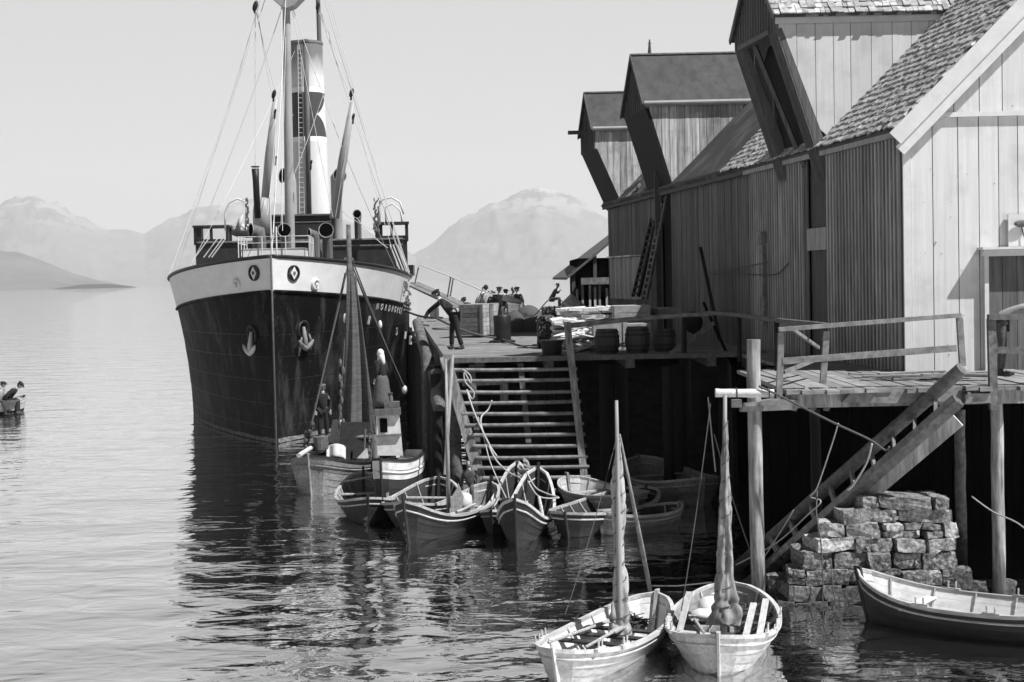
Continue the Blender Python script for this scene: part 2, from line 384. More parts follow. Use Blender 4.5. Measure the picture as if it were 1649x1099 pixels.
m1 = MB(); m1.beam(at(745,617,Q0+.3), at(812,614,Q0+.3), .12,.16); m1.beam(at(812,617,Q0+.5), at(812,650,Q0+.5), .2,.2,(0,1,0)); obj('back_rail', m1, m_log_lit, rack, True)
m1 = MB(); m1.tube(sag(at(729,572,Q0-.3), at(717,765,36.6), -.1), .045, 8); tag(obj('mooring_pole', m1, m_spar, loc=at(717,765,36.6)), 'slender light pole standing in the water against the steps stringer', 'pole')
# ---- railing on the quay front
ra = thing('quay_railing', at(924,575,Q0), 'rough pole railing along the dark quay edge behind the boats', 'railing')
m1 = MB(); m1.tube([at(914,525,Q0),at(1010,515,Q0),at(1100,508,Q0),at(1148,506,Q0)], [.07,.06,.055,.05], 10, jit=.04); obj('top_rail', m1, m_rail, ra, True, smooth=60)
for px in (1102,):
    m1 = MB(); m1.tube([at(px,508,Q0+.05),at(px,578,Q0+.05)], .06, 8); obj('post', m1, m_dark, ra, True)
m1 = MB(); m1.beam(at(1075,573,Q0+.1), at(1150,520,Q0+.1), .1,.08,(0,1,0)); obj('brace', m1, m_log, ra, True)
# ---- walkway and near wharf
wharf = thing('wharf', (8,25.9,ZD), 'near wharf deck of grey planks on piles in front of the white gable', 'wharf')
W0 = 25.9
mb = MB(); x = 4.55
while x < 15:
    wd = random.uniform(.17,.25)
    y1 = 30.6 if x > 7.2 else 31.5
    mb.box((x+wd/2, (W0+y1)/2+random.uniform(-.16,.08), ZD-.035+random.uniform(-.012,.012)), (wd-.014, y1-W0+.1, .07), Matrix.Rotation(random.uniform(-.008,.008),3,'Y'))
    x += wd
y = 31.5
while y < Q0+.4:
    wd = random.uniform(.2,.26); x0 = 5.75-.03*(y-31); mb.box(((x0+wx(y))/2+.1, y+wd/2, ZD-.035), (wx(y)-x0+.2, wd-.012, .07)); y += wd
obj('decking', mb, m_deck, wharf, True)
m1 = MB(); m1.box((9.6,W0+.2,ZD-.19), (10,.2,.24)); obj('front_beam', m1, m_log_lit, wharf, True)
m1 = MB(); m1.box((9.6,W0+2.6,ZD-.22), (10,.25,.26)); m1.beam((5.4,W0+.35,ZD-.2),(5.7,Q0,ZD-.2),.2,.24); obj('joists', m1, m_dark, wharf, True)
for k, (px, a, b) in enumerate([(1300,640,660),(1330,640,662),(1352,640,664)]):
    m1 = MB(); m1.beam(at(px,626,W0+.1), at(px-22,660,W0+.9), .09,.05,(0,1,0)); obj('stay', m1, m_rail, wharf, True)
m1 = MB(); q = [at(px,py,W0-.02) for px, py in ((1356,648),(1375,628),(1500,624),(1545,628),(1535,646),(1440,650))]; m1.prism(q, (0,.1,0)); obj('patch_board', m1, m_rail, wharf, True)
m1 = MB(); m1.box(at(1572,641,W0+.02), (.42,.2,.16)); m1.box(at(1560,634,W0-.1),(.05,.05,.05)); obj('beam_end', m1, m_rail, wharf, True)
m1 = MB()
for i in range(7):
    c = at(1420+i*24,610+random.uniform(-4,6),27+random.uniform(0,1.5)); c.z = ZD+.05+.03*(i%3)
    m1.box(c, (1.2,.2,.03), Matrix.Rotation(random.uniform(-.2,.35),3,'Z') @ Matrix.Rotation(random.uniform(-.06,.06),3,'Y'))
tag(obj('loose_planks', m1, m_deck, loc=at(1480,615,27.5)), 'loose weathered boards scattered on the wharf deck below the white gable', 'boards', kind='stuff')
# piles
def pile(px, ytop, ybot_z, Y, r_, mat, lb, name='pile'):
    t = at(px, ytop, Y); b = Vector((t.x+.02, t.y, ybot_z)); m1 = MB()
    n_ = 9; m1.tube([b.lerp(t, i/n_)+Vector((random.uniform(-.008,.008),random.uniform(-.008,.008),0)) for i in range(n_+1)], [r_*(1.08-.1*i/n_+random.uniform(-.02,.02)) for i in range(n_+1)], 14)
    return tag(obj(name, m1, mat, loc=Vector((t.x,t.y,0)), smooth=60), lb, 'pile', 'wharf piles')
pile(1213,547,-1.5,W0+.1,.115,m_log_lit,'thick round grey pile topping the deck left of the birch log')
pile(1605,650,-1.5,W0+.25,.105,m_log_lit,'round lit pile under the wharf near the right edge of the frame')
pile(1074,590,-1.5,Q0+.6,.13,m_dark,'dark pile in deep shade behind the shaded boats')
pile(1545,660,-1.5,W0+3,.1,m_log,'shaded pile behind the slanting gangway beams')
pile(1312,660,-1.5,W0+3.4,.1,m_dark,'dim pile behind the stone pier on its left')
# near-black boards added to keep the space under the warehouses dark
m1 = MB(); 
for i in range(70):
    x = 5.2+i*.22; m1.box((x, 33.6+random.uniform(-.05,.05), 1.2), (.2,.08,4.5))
tag(obj('shadeboard', m1, m_void, loc=(11,33.6,0)), 'added near-black bulkhead in the shade under the wharf', 'wall')
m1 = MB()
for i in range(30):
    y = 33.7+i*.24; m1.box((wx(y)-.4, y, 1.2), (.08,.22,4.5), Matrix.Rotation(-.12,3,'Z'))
tag(obj('shadeboard', m1, m_void, loc=(6.5,37,0)), 'added near-black board wall standing in for shade below the warehouse row', 'wall')
# birch log on the corner and block
m1 = MB(); a, b = at(1152,633,W0-.25), at(1246,634,W0-.25); n_=8
m1.tube([a.lerp(b,i/n_) for i in range(n_+1)], [.07+random.uniform(-.006,.006) for i in range(n_+1)], 14)
bl = tag(obj('birch_log', m1, M('birch_bark', .68, .1, .25, (3,14,14), .7, .2, stain=.3, stain_c=.25, sscale=6), loc=a, smooth=60), 'pale birch log lashed level at the wharf corner', 'log')
m2 = MB()
for px in (1186,1238): 
    c = at(px,633,W0-.25); m2.tube([c+Vector((0,math.cos(t*.7)*.078,math.sin(t*.7)*.078)) for t in range(10)], .012, 6)
obj('lashing', m2, m_ropedk, bl, True)
m1 = MB(); m1.prism([at(px,py,W0-.1) for px,py in ((1193,664),(1200,651),(1245,643),(1288,645),(1282,660))], (0,.25,0)); m1.box(at(1186,650,W0-.1),(.16,.12,.13))
tag(obj('corner_block', m1, m_rail, loc=at(1240,655,W0)), 'pale bolted timber block under the wharf corner log', 'timber')
# railing of the near wharf (left bay)
r2 = thing('wharf_railing', at(1258,620,W0), 'grey two rail wooden railing on the near wharf, lit from the right', 'railing')
YR = W0-.02
m1 = MB(); m1.beam(at(1254,531,YR),at(1547,508,YR),.13,.07); obj('top_rail', m1, m_rail, r2, True)
m1 = MB(); m1.beam(at(1260,582,YR+.03),at(1540,561,YR+.03),.05,.11); obj('middle_rail', m1, m_rail, r2, True)
for a, b in [((1258,536),(1254,660)),((1331,534),(1325,618)),((1545,512),(1550,590))]:
    m1 = MB(); m1.beam(at(a[0],a[1],YR+.06),at(b[0],b[1],YR+.06),.1,.09,(0,1,0)); obj('post', m1, m_rail, r2, True)
m1 = MB(); m1.beam(at(1322,576,28.5),at(1262,600,26.4),.06,.06); m1.beam(at(1318,560,29.5),at(1272,528,26.2),.05,.06); obj('brace', m1, m_rail, r2, True)
r3 = thing('wharf_railing', at(1600,620,W0), 'darker wooden railing at the right edge in front of the stooping person', 'railing')
m1 = MB(); m1.beam(at(1591,511,YR),at(1790,511,YR),.13,.09); obj('top_rail', m1, m_log, r3, True)
m1 = MB(); m1.beam(at(1598,564,YR+.03),at(1790,566,YR+.03),.05,.11); obj('middle_rail', m1, m_log, r3, True)
m1 = MB(); m1.beam(at(1596,514,YR+.06),at(1600,660,YR+.02),.13,.11,(0,1,0)); obj('post', m1, m_log, r3, True)
r4 = thing('walkway_railing', (5.2,33,ZD), 'dark slack pole railing beside the corrugated wall walkway', 'railing')
m1 = MB(); m1.tube([at(1140,504,37.6),at(1190,508,34.5),at(1250,516,31),at(1330,524,27.5)], .05, 8); obj('top_rail', m1, m_log, r4, True)
for px, py, Y in ((1190,508,34.6),(1250,516,31)):
    p = at(px,py,Y); m1 = MB(); m1.tube([p,Vector((p.x,p.y,ZD))], .05, 8); obj('post', m1, m_dark, r4, True)
# slanting gangway: two round/square beams with treads
gw = thing('gangway_ladder', on(1195,925), 'steep slanting gangway of two heavy beams and short treads from water to wharf', 'gangway')
g1a, g1b = at(1549,594,25.4), at(1180,920,28.4); g2a, g2b = at(1543,645,25.2), at(1200,948,27.2)
m1 = MB(); n_=8; m1.tube([g1a.lerp(g1b,i/n_) for i in range(n_+1)], [.115+random.uniform(-.006,.006) for i in range(n_+1)], 12); obj('stringer', m1, m_log, gw, True, smooth=60)
m1 = MB(); m1.beam(g2a, g2b, .2, .16, (.5,0,.8)); obj('stringer', m1, m_log, gw, True)
for i in range(10):
    k = .1+i*.09; a = g1a.lerp(g1b,k); b = g2a.lerp(g2b,k); m1 = MB(); m1.beam(a,b,.05,.16,(0,0,1)); obj('tread', m1, m_rail, gw, True)
m1 = MB(); m1.beam(at(1542,676,25.7), at(1388,806,26.4), .26,.07,(.3,-1,.5)); tag(obj('leaning_plank', m1, m_worn, loc=at(1388,806,26.4)), 'broad weathered plank leaning on the stone pier below the gangway', 'plank')
# stone pier
mb = MB(); rows = [(986,962,1250,1532),(962,936,1258,1530),(936,912,1266,1528),(912,884,1283,1527),(884,862,1303,1528),(862,838,1318,1528),(838,816,1345,1524),(816,795,1378,1514)]
def stone(mb, c, d, rz=0):
    bm = bmesh.new(); bmesh.ops.create_cube(bm, size=1); bmesh.ops.subdivide_edges(bm, edges=bm.edges, cuts=3, use_grid_fill=True)
    sd_ = random.uniform(0,99); o = len(mb.v); rot = Matrix.Rotation(rz,3,'Y') @ Matrix.Rotation(random.uniform(-.15,.15),3,'Z')
    vs = []
    for v in bm.verts:
        q = v.co*2; k = 1-.03*(abs(q.x)**4*abs(q.z)**4)
        q = Vector((v.co.x*d[0], v.co.y*d[1], v.co.z*d[2]))*k
        nn = noise.noise_vector(Vector((q.x*4+sd_, q.y*4, q.z*4)))*.035 + noise.noise_vector(Vector((q.x*13+sd_, q.y*13, q.z*13)))*.022
        vs.append(Vector(c)+rot @ (q+nn))
    mb.add(vs, [[v.index for v in f.verts] for f in bm.faces]); bm.free()
for ri, (yb, yt, x0, x1) in enumerate(rows):
    for layer in range(3):
        px = x0+ (0 if layer == 0 else random.uniform(0,15))
        Y = 25.75+layer*.7+ri*.05
        while px < x1-8:
            wd = random.choice([26,34,48,62,84])*random.uniform(.85,1.15)
            if px+wd > x1-18: wd = x1-px+random.uniform(-4,4)
            a, b = at(px,yb,Y), at(px+wd,yt,Y)
            if wd < 40 and random.random() < .4:
                ym = (yb+yt)/2
                for yy0, yy1 in ((yb,ym),(ym,yt)):
                    a, b = at(px,yy0,Y), at(px+wd,yy1,Y); stone(mb, ((a.x+b.x)/2, Y+random.uniform(-.06,.06), (a.z+b.z)/2), (b.x-a.x-.03, .7, b.z-a.z-.01), random.uniform(-.08,.08))
            else:
                stone(mb, ((a.x+b.x)/2, Y+random.uniform(-.08,.08), (a.z+b.z)/2), (b.x-a.x-.02, .75, (b.z-a.z)*random.uniform(.9,1.04)), random.uniform(-.07,.07))
            px += wd
            if random.random() < .35:
                c_ = at(px,yb-3,Y-.33); stone(mb, c_, (.07,.12,.06), random.uniform(-.4,.4))
tag(obj('stone_pier', mb, m_stone, loc=on(1390,980)), 'dry laid pier of rough grey stones, stepped up to the right', 'stone pier')
for px, py, s_, lb in [(1252,940,.3,'rough boulder just left of the stone pier foot'),(1236,968,.24,'low wet boulder at the waterline left of the pier'),(1545,930,.30,'tall loose boulder right of the stone pier'),(1577,945,.2,'jagged pale boulder beside the right pile'),
                   (1562,958,.17,'low boulder in front of the jagged pale one'),(1622,945,.2,'boulder just right of the lit pile'),(1215,955,.22,'small dark boulder under the gangway foot')]:
    m1 = MB(); p = at(px,py,26.2); stone(m1, p, (s_*1.2,s_,s_*1.1)); stone(m1, p-Vector((0,0,s_*.8)), (s_*1.3,s_,s_*1.1))
    tag(obj('boulder', m1, m_stone, loc=p-Vector((0,0,s_))), lb, 'boulder', 'loose boulders by the stone pier')
# ================================================================ WAREHOUSES
ZE = 8.3                     # eaves height
DD = Vector((-.1216,1,0)).normalized(); EP = Vector((DD.y,-DD.x,0))      # along the wall, and into the building
def wy(px): return 28120/(px-520)
def W3(Y, z, out=0): return Vector((wx(Y)-out, Y, z))
RW = DD.cross(Vector((0,0,1)))
ROTW = Matrix((EP, DD, Vector((0,0,1)))).transposed()
def wall_boards(mb, Ya, Yb, z0, z1, wd, gap, th=.03, out=0, jit=.004, z0j=0, skip=()):
    y = Ya
    while y < Yb-.01:
        w_ = min(wd*random.uniform(.93,1.07), Yb-y)
        if not any(a < y+w_/2 < b for a, b in skip):
            c = W3(y+w_/2, (z0+z1)/2, out+random.uniform(-jit,jit)); mb.box((c.x,c.y,c.z-random.uniform(0,z0j)), (th, w_-gap, z1-z0), ROTW)
        y += w_
def roof_frame(Y, s, lift=0):      # point on the left roof slope, s metres of horizontal run from the eave
    return Vector((wx(Y)-.22+s, Y, ZE-.12+s+lift))
UP = (EP+Vector((0,0,1))).normalized(); NR = (Vector((0,0,1))-EP).normalized()
ROTR = Matrix((DD, UP, NR)).transposed()
def slope_slab(mb, Ya, Yb, s0, s1, th, lift=0):
    b = [roof_frame(Ya,s0,lift), roof_frame(Ya,s1,lift), roof_frame(Yb,s1,lift), roof_frame(Yb,s0,lift)]
    n = NR*th; mb.hexa([p-n for p in b], b)
def shingles(mb, Ya, Yb, s0, s1, row=.21, wd=.13, lift=.03, ragged=.03):
    s = s0; r_ = 0
    while s < s1:
        y = Ya+random.uniform(-.06,0)
        while y < Yb:
            w_ = wd*random.uniform(.6,1.5)
            if random.random() < .025: y += w_; continue
            c = roof_frame(y+w_/2, s+.09+random.uniform(-ragged,ragged), lift+.015+random.uniform(0,.015))
            rt = ROTR @ Matrix.Rotation(random.choice([0,0,0,0,0,.18,-.2])+random.uniform(-.05,.05),3,'Z') @ Matrix.Rotation(-.13+random.uniform(-.04,.04),3,'X')
            mb.box(c, (w_-.008, row*1.7, .035), rt); y += w_
        s += row*.707
def warehouse(lb, Ya, Yb, base):
    return thing('warehouse', W3((Ya+Yb)/2, ZD), lb, 'warehouse', group='row of wooden warehouses on the quay')
def back_walls(b, Ya, Yb, front=True):
    mb = MB(); Xr = 9.6
    mb.hexa([W3(Ya,ZD-.3,-.12),W3(Ya,ZD-.3,-Xr),W3(Yb,ZD-.3,-Xr),W3(Yb,ZD-.3,-.12)], [W3(Ya,ZE-.05,-.12),W3(Ya,ZE-.05,-Xr),W3(Yb,ZE-.05,-Xr),W3(Yb,ZE-.05,-.12)])
    obj('inner_wall', mb, m_void, b, True)
    for Y in (Ya+.06, Yb-.06):
        m1 = MB(); m1.prism([W3(Y,ZE-.1,-.1),W3(Y,ZE-.1,-9.6),W3(Y,ZE+4.6,-4.9)], (0,.04,0)); obj('gable_wall', m1, m_plank, b, True)
    m1 = MB(); p = [roof_frame(Ya,5.05,-.02),roof_frame(Ya,5.05,-.02)+Vector((5.1,0,-5.1)),roof_frame(Yb,5.05,-.02)+Vector((5.1,0,-5.1)),roof_frame(Yb,5.05,-.02)]
    m1.hexa([q-Vector((0,0,.08)) for q in p], p); obj('roof', m1, m_felt, b, True)
# ---------- dormers (hoist bays)
def dormer(b, Y0, Y1, ov, zb, ze, zr, side, gab, rooft, legs, strip, side_w=.24, hook=False):
    g = lambda Y: wx(Y)-ov
    rl = lambda z: z-ZE+.0
    d = MB()
    # side walls: boards clipped by the diagonal and by the main roof
    xr = wx(Y0)+ (ze-ZE)+.1
    for (Y, s_) in ((Y0, -1), (Y1, 1)):
        d = MB(); x = g(Y); zd0 = ZE-.15
        while x < xr:
            w_ = side_w*random.uniform(.9,1.1)
            def lo(xx):
                if xx < wx(Y): 
                    k = (xx-g(Y))/ov; return zb+(zd0-zb)*k
                return ZE-.15+(xx-wx(Y))
            a0, a1 = lo(x+.004), lo(x+w_-.01)
            dy = random.uniform(0,.008)
            if min(a0,a1) < ze:
                P_ = [(x+.004,Y+dy,min(a0,ze)),(x+w_-.008,Y+dy,min(a1,ze)),(x+w_-.008,Y+dy,ze),(x+.004,Y+dy,ze)]
                d.prism(P_, (0,.035,0))
            x += w_
        fixn(obj('side_wall', d, side, b, True))
    # gable face with vertical battens
    gm = MB(); n_ = max(6, int((Y1-Y0)/strip)); ym = (Y0+Y1)/2
    for i in range(n_):
        ya, yb = Y0+(Y1-Y0)*i/n_, Y0+(Y1-Y0)*(i+1)/n_
        top = lambda y_: ze+(zr-ze)*(1-abs(y_-ym)/((Y1-Y0)/2))-.03
        for (a, c, off) in ((ya, yb-.01, 0), (yb-.06, yb+.0, .035)):
            gm.prism([(g(a)-off,a,zb),(g(c)-off,c,zb),(g(c)-off,c,top(c)),(g(a)-off,a,top(a))], (.03,0,0))
    fixn(obj('gable', gm, gab, b, True))
    # roof planes
    rm = MB(); e0 = .1; eo = .14; k = (zr-ze)/((Y1-Y0)/2); xe = xr+ .4; xrd = wx(ym)+(zr-ZE)+.3
    G = lambda Y: g(Y)-e0
    for s_, Ye in ((-1,Y0),(1,Y1)):
        yo = Ye+s_*eo; zo = ze-k*eo
        top4 = [Vector((G(ym),ym,zr+.05)), Vector((xrd,ym,zr+.05)), Vector((xe,yo,zo+.05)), Vector((G(yo),yo,zo+.05))]
        n = Vector((0,0,.06)); rm.hexa([p-n for p in top4], top4)
    roof = fixn(obj('roof', rm, rooft if rooft != m_shing else m_plank, b, True))
    rc = MB(); rc.beam((G(ym)-.02,ym,zr+.06),(xrd-.2,ym,zr+.06),.16,.05); obj('ridge_cap', rc, m_rail, roof, False if False else True)
    if rooft == m_shing:
        sm = MB(); rows = int(((Y1-Y0)/2+eo)/.17/ .72)
        slope = Vector((0,1,k)).normalized(); nrm = Vector((0,-k,1)).normalized()
        rot = Matrix((Vector((1,0,0)), slope, nrm)).transposed()
        for i in range(14):
            yy = Y0-eo+.0+i*.15
            if yy > ym: break
            z = ze-k*eo+k*(yy-(Y0-eo))+.07; x = G(yy)-.03
            while x < xe+1.8:
                w_ = random.uniform(.1,.2)
                sm.box((x+w_/2, yy+.11+random.uniform(-.03,.03), z+.11*k+random.uniform(0,.02)), (w_-.01,.36,.03), rot @ Matrix.Rotation(random.uniform(-.06,.06),3,'Z') @ Matrix.Rotation(-.06,3,'X')); x += w_
        obj('shingles', sm, m_shing, roof, True)
    # white fascia below the eaves
    fm = MB(); fm.box(((g(Y0)+xr)/2, Y0-.07, ze-.06), (xr-g(Y0)+.1,.04,.16)); 
    if rooft == m_shing: fm.box(((g(Y0)+xr)/2, Y0-.04, ze-.2), (xr-g(Y0)+.1,.03,.13))
    obj('fascia', fm, m_trim, b, True)
    vm = MB()
    for s_, Ye in ((-1,Y0),(1,Y1)):
        yo = Ye+s_*eo; vm.beam((G(ym)-.015,ym,zr),(G(yo)-.015,yo,ze-k*eo),.16,.04,(1,0,0))
    obj('verge_board', vm, gab, b, True)
    # sloping soffit carried down to the wall
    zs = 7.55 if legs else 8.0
    def leg(mb, ya, yb, bat):
        A = [(g(ya),ya,zb),(g(yb),yb,zb),(wx(yb),yb,zs),(wx(ya),ya,zs)]
        T = [(g(ya)+.1,ya,zb+.02),(g(yb)+.1,yb,zb+.02),(wx(yb)+.02,yb,ZE-.1),(wx(ya)+.02,ya,ZE-.1)]
        mb.hexa(A, T)
        if bat:
            y = ya+.03
            while y < yb-.02:
                mb.beam((g(y)-.01,y,zb-.02),(wx(y)-.01,y,zs-.02),.045,.05,(0,1,0)); y += .11
    lm = MB()
    if legs:
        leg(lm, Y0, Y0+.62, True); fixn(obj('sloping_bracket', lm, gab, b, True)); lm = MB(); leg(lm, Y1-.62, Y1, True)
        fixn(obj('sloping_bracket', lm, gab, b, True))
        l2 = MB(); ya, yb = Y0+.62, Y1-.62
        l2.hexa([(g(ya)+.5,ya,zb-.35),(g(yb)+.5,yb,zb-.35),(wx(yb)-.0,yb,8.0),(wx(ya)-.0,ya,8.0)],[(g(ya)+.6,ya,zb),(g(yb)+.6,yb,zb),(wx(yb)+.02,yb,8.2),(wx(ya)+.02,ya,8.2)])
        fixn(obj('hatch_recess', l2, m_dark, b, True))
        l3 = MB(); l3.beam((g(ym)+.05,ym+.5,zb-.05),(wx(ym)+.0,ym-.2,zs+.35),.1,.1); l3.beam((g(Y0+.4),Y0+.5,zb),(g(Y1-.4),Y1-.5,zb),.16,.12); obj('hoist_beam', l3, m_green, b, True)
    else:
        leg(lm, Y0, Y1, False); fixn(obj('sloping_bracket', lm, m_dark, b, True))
    if hook:
        h = MB(); h.beam((g(ym)-.75,ym,zb+.75),(g(ym)+.2,ym,zb+.75),.14,.14); obj('hoist_beam', h, m_plank, b, True)

# ---------- near white warehouse
b1 = warehouse('large near warehouse with a bright white board gable and a shingled hoist bay', 30, 40.75, 0)
back_walls(b1, 30, 40.75)
slotA, slotB = wy(1335), wy(1303)
mb = MB(); wall_boards(mb, 30.05, 40.75, ZD-.25, ZE-.1, .2, .004, out=0, skip=[(slotA,slotB)]); obj('wall', mb, m_green, b1, True)
mb = MB(); y = 30.12
while y < 40.7:
    if not (slotA-.05 < y < slotB+.05):
        c = W3(y, (ZD-.2+ZE-.15)/2, .045); mb.box(c, (.05,.085,ZE-ZD+.05), ROTW)
    y += .2
obj('battens', mb, m_batt, b1, True)
mb = MB(); mb.box(W3((slotA+slotB)/2,5.7,-.1),(.06,slotB-slotA,4.6),ROTW); dr = obj('hoist_door', mb, m_plank, b1, True)
mb = MB(); mb.box(W3((slotA+slotB)/2,6.2,-.02),(.1,slotB-slotA-.05,.5),ROTW); obj('lintel', mb, m_batt, dr, True)
mb = MB(); mb.beam(W3(30,ZE-.13,.12),W3(40.75,ZE-.13,.12),.09,.3); obj('eaves_board', mb, m_batt, b1, True)
rf = MB(); slope_slab(rf, 29.72, 40.75, 0, 5.1, .09); roof1 = obj('roof', rf, m_plank, b1, True)
sm = MB(); shingles(sm, 29.74, 40.7, 0, 3.6); obj('shingles', sm, m_shing, roof1, True)
# gable front
Y = 30.0; gx0 = 7.6
mb = MB(); x = gx0+.14; rooftop = lambda xx: ZE-.2+min(xx-gx0, 9.6-(xx-gx0))
ztr = 8.42
wl = [.42,.49,.40,.38,.37,.47,.42,.45,.40,.44]; i = 0
while x < gx0+9.4:
    w_ = wl[i % 10]; i += 1
    mb.box((x+w_/2, Y-.02+random.uniform(-.003,.003), (ZD-.1+min(ztr,rooftop(x+w_/2)))/2+random.uniform(-.02,0)), (w_-.016,.03,min(ztr,rooftop(x+w_/2))-ZD+.1)); x += w_
x = gx0+.2; i = 3
while x < gx0+9.4:
    w_ = wl[i % 10]*1.05; i += 1
    a, c = rooftop(x), rooftop(x+w_)
    if max(a,c) > ztr: mb.prism([(x,Y-.035,ztr),(x+w_-.016,Y-.035,ztr),(x+w_-.016,Y-.035,max(c,ztr)),(x,Y-.035,max(a,ztr))], (0,.03,0))
    x += w_
gabmb = mb
mb = MB(); mb.box((gx0+4.8, Y-.07, ztr), (9.4,.07,.09)); mb.box((gx0+.06,Y-.035,(ZD+ZE)/2-.1),(.15,.07,ZE-ZD-.1)); mb.box((gx0+.42+.2,Y-.05,6),(.03,.03,0.01)); obj('trim', mb, m_trim, b1, True)
mb = MB(); mb.box((gx0+4.8,Y+.02,5.8),(9.3,.03,5.0)); mb.prism([(gx0+.1,Y+.01,ZE-.1),(gx0+9.5,Y+.01,ZE-.1),(gx0+4.8,Y+.01,ZE+4.4)],(0,.02,0)); obj('backing', mb, m_dark, b1, True)
mb = MB(); s0 = roof_frame(29.7,-.04,.02); s1 = roof_frame(29.7,5.0,.02)
mb.beam(s0-Vector((0,.02,.19)), s1-Vector((0,.02,.19)), .3,.05,(0,1,0)); 
mb2 = MB(); mb2.beam(s0+Vector((.1,.03,-.42)), s1+Vector((.1,.03,-.42)), .22,.045,(0,1,0)); mb2.beam(s0+Vector((.1,.12,-.36)), s1+Vector((.1,.12,-.36)), .12,.03,(0,0,1))
e2 = s1+Vector((5,0,-5)); mb.beam(s1-Vector((0,.02,.13)), e2-Vector((0,.02,.19)), .3,.05,(0,1,0)); mb2.beam(s1+Vector((.1,.03,-.42)), e2+Vector((-.1,.03,-.42)), .22,.045,(0,1,0))
obj('bargeboard', mb, m_trim, b1, True); obj('bargeboard', mb2, m_trim, b1, True)
# doorway with ledge
mb = MB(); xd = (1583-824)/83.3
mb.box((xd+1.0,Y-.2,5.84),(2.2,.34,.05)); mb.box((xd+1.0,Y-.15,5.75),(2.1,.26,.12)); hd = obj('door_canopy', mb, m_trim, b1, True)
mb = MB(); 
for i in range(7): mb.box((xd+.22+i*.28,Y-.06,4.55),(.27,.04,2.3))
obj('door', mb, m_plank2, b1, True)
for xx_ in (xd+.04, xd+2.1):
    mb = MB(); mb.box((xx_,Y-.09,4.6),(.08,.1,2.3)); obj('door_post', mb, m_trim, b1, True)
mb = gabmb
for k in range(90):
    x_ = gx0+random.uniform(.2,5.5); z_ = random.choice([3.9,5.2,6.6,8.1])+random.gauss(0,.7)
    if 3.6 < z_ < rooftop(x_)-.1: r_ = random.uniform(.004,.011); mb.lathe([(r_,0),(r_,.004)], (x_,Y-.042,z_), 7, axis=Matrix.Rotation(1.5708,3,'X'), mi=1)
fixn(obj('front_gable', mb, [m_white, m_plank], b1, True))
mb = MB(); mb.box(((1622-824)/83.3+.5,Y-.1,6.18),(1.0,.06,.62)); sp = obj('notice_board', mb, m_trim, b1, True)
mb = MB(); mb.blob(((1642-824)/83.3,Y-.2,6.3),(.16,.05,.07)); mb.tube([((1642-824)/83.3,Y-.15,6.25),((1647-824)/83.3,Y-.18,6.0)],.012,6); obj('lamp', mb, m_plank2, b1, True)
dormer(b1, 34.5, 37.9, 1.05, 10.84, 11.2, 12.75, m_white, m_green, m_shing, True, .2, .42)
# ---------- middle warehouse
b2 = warehouse('middle warehouse of dark planks with a felt roofed hoist bay', 40.75, 51.8, 0)
back_walls(b2, 40.75, 51.8)
mb = MB(); wall_boards(mb, 40.8, 49.75, ZD-.25, ZE-.1, .17, .012, jit=.012); wall_boards(mb, 51.2, 51.75, ZD-.25, ZE-.1, .17, .01); obj('wall', mb, m_plank2, b2, True)
mb = MB(); mb.box(W3(50.4,5.8,-.08),(.06,1.4,5),ROTW); obj('hoist_door', mb, m_dark, b2, True)
mb = MB(); mb.beam(W3(50.9,ZD,.2),W3(50.9,8.9,.2),.18,.18,(0,1,0)); obj('post', mb, m_plank, b2, True)
mb = MB(); mb.beam(W3(40.75,ZE-.13,.14),W3(51.8,ZE-.13,.14),.08,.28); obj('eaves_board', mb, m_plank, b2, True)
rf = MB(); slope_slab(rf, 40.75, 51.85, -.02, 5.1, .1, .03)
rf2 = obj('roof', rf, m_felt, b2, True)
sm = MB(); shingles(sm, 40.8, 42.6, 0, 4.5, lift=.07); obj('shingles', sm, m_shing, rf2, True)
dormer(b2, 49.5, 52.9, .83, 10.75, 10.95, 12.62, m_worn, m_plank, m_felt2, False, .3)
m1 = MB(); m1.tube([at(1046,100,51.5),at(1046,64,51.5)],[.09,.02],8); m1.beam(at(1043,70,51.5),at(1049,70,51.5),.02,.03,(0,1,0)); obj('finial', m1, m_plank, b2, True)
# ---------- far warehouse
b3 = warehouse('far end warehouse with shuttered windows and a patched hoist bay', 51.9, 61, 0)
back_walls(b3, 51.9, 61)
mb = MB(); wall_boards(mb, 51.95, 60.7, ZD-.25, ZE-.1, .19, .012, jit=.012); obj('wall', mb, m_plank2, b3, True)
mb = MB(); mb.beam(W3(51.9,ZE-.13,.14),W3(61,ZE-.13,.14),.08,.26); obj('eaves_board', mb, m_plank, b3, True)
rf = MB(); slope_slab(rf, 51.95, 61, -.02, 5.1, .1, .03); rf3 = obj('roof', rf, m_felt, b3, True)
m1 = MB()
for i in range(9):
    s_ = random.uniform(.02,1.3); c = roof_frame(55+random.uniform(-1,2.5), s_, .1); m1.box(c, (random.uniform(.4,1.4),.12,.02), ROTR @ Matrix.Rotation(random.uniform(-.5,.5),3,'Z'))
obj('loose_battens', m1, m_rail, rf3, True)
dormer(b3, 58.2, 61.0, .94, 10.2, 11.0, 12.4, m_worn, m_plank, m_felt2, False, .3, hook=True)
for px in (1000,1014,1029):
    Yw = wy(px); wn = MB(); wn.box(W3(Yw,5.35,.02),(.1,.85,1.35),ROTW); wo_ = obj('window', wn, m_void, b3, True)
    fm = MB()
    for dy in (-.46,.46): fm.box(W3(Yw+dy,5.35,.14),(.26,.07,1.5),ROTW)
    fm.box(W3(Yw,6.15,.2),(.4,1.2,.05),ROTW); obj('window_frame', fm, m_trim, wo_, True)
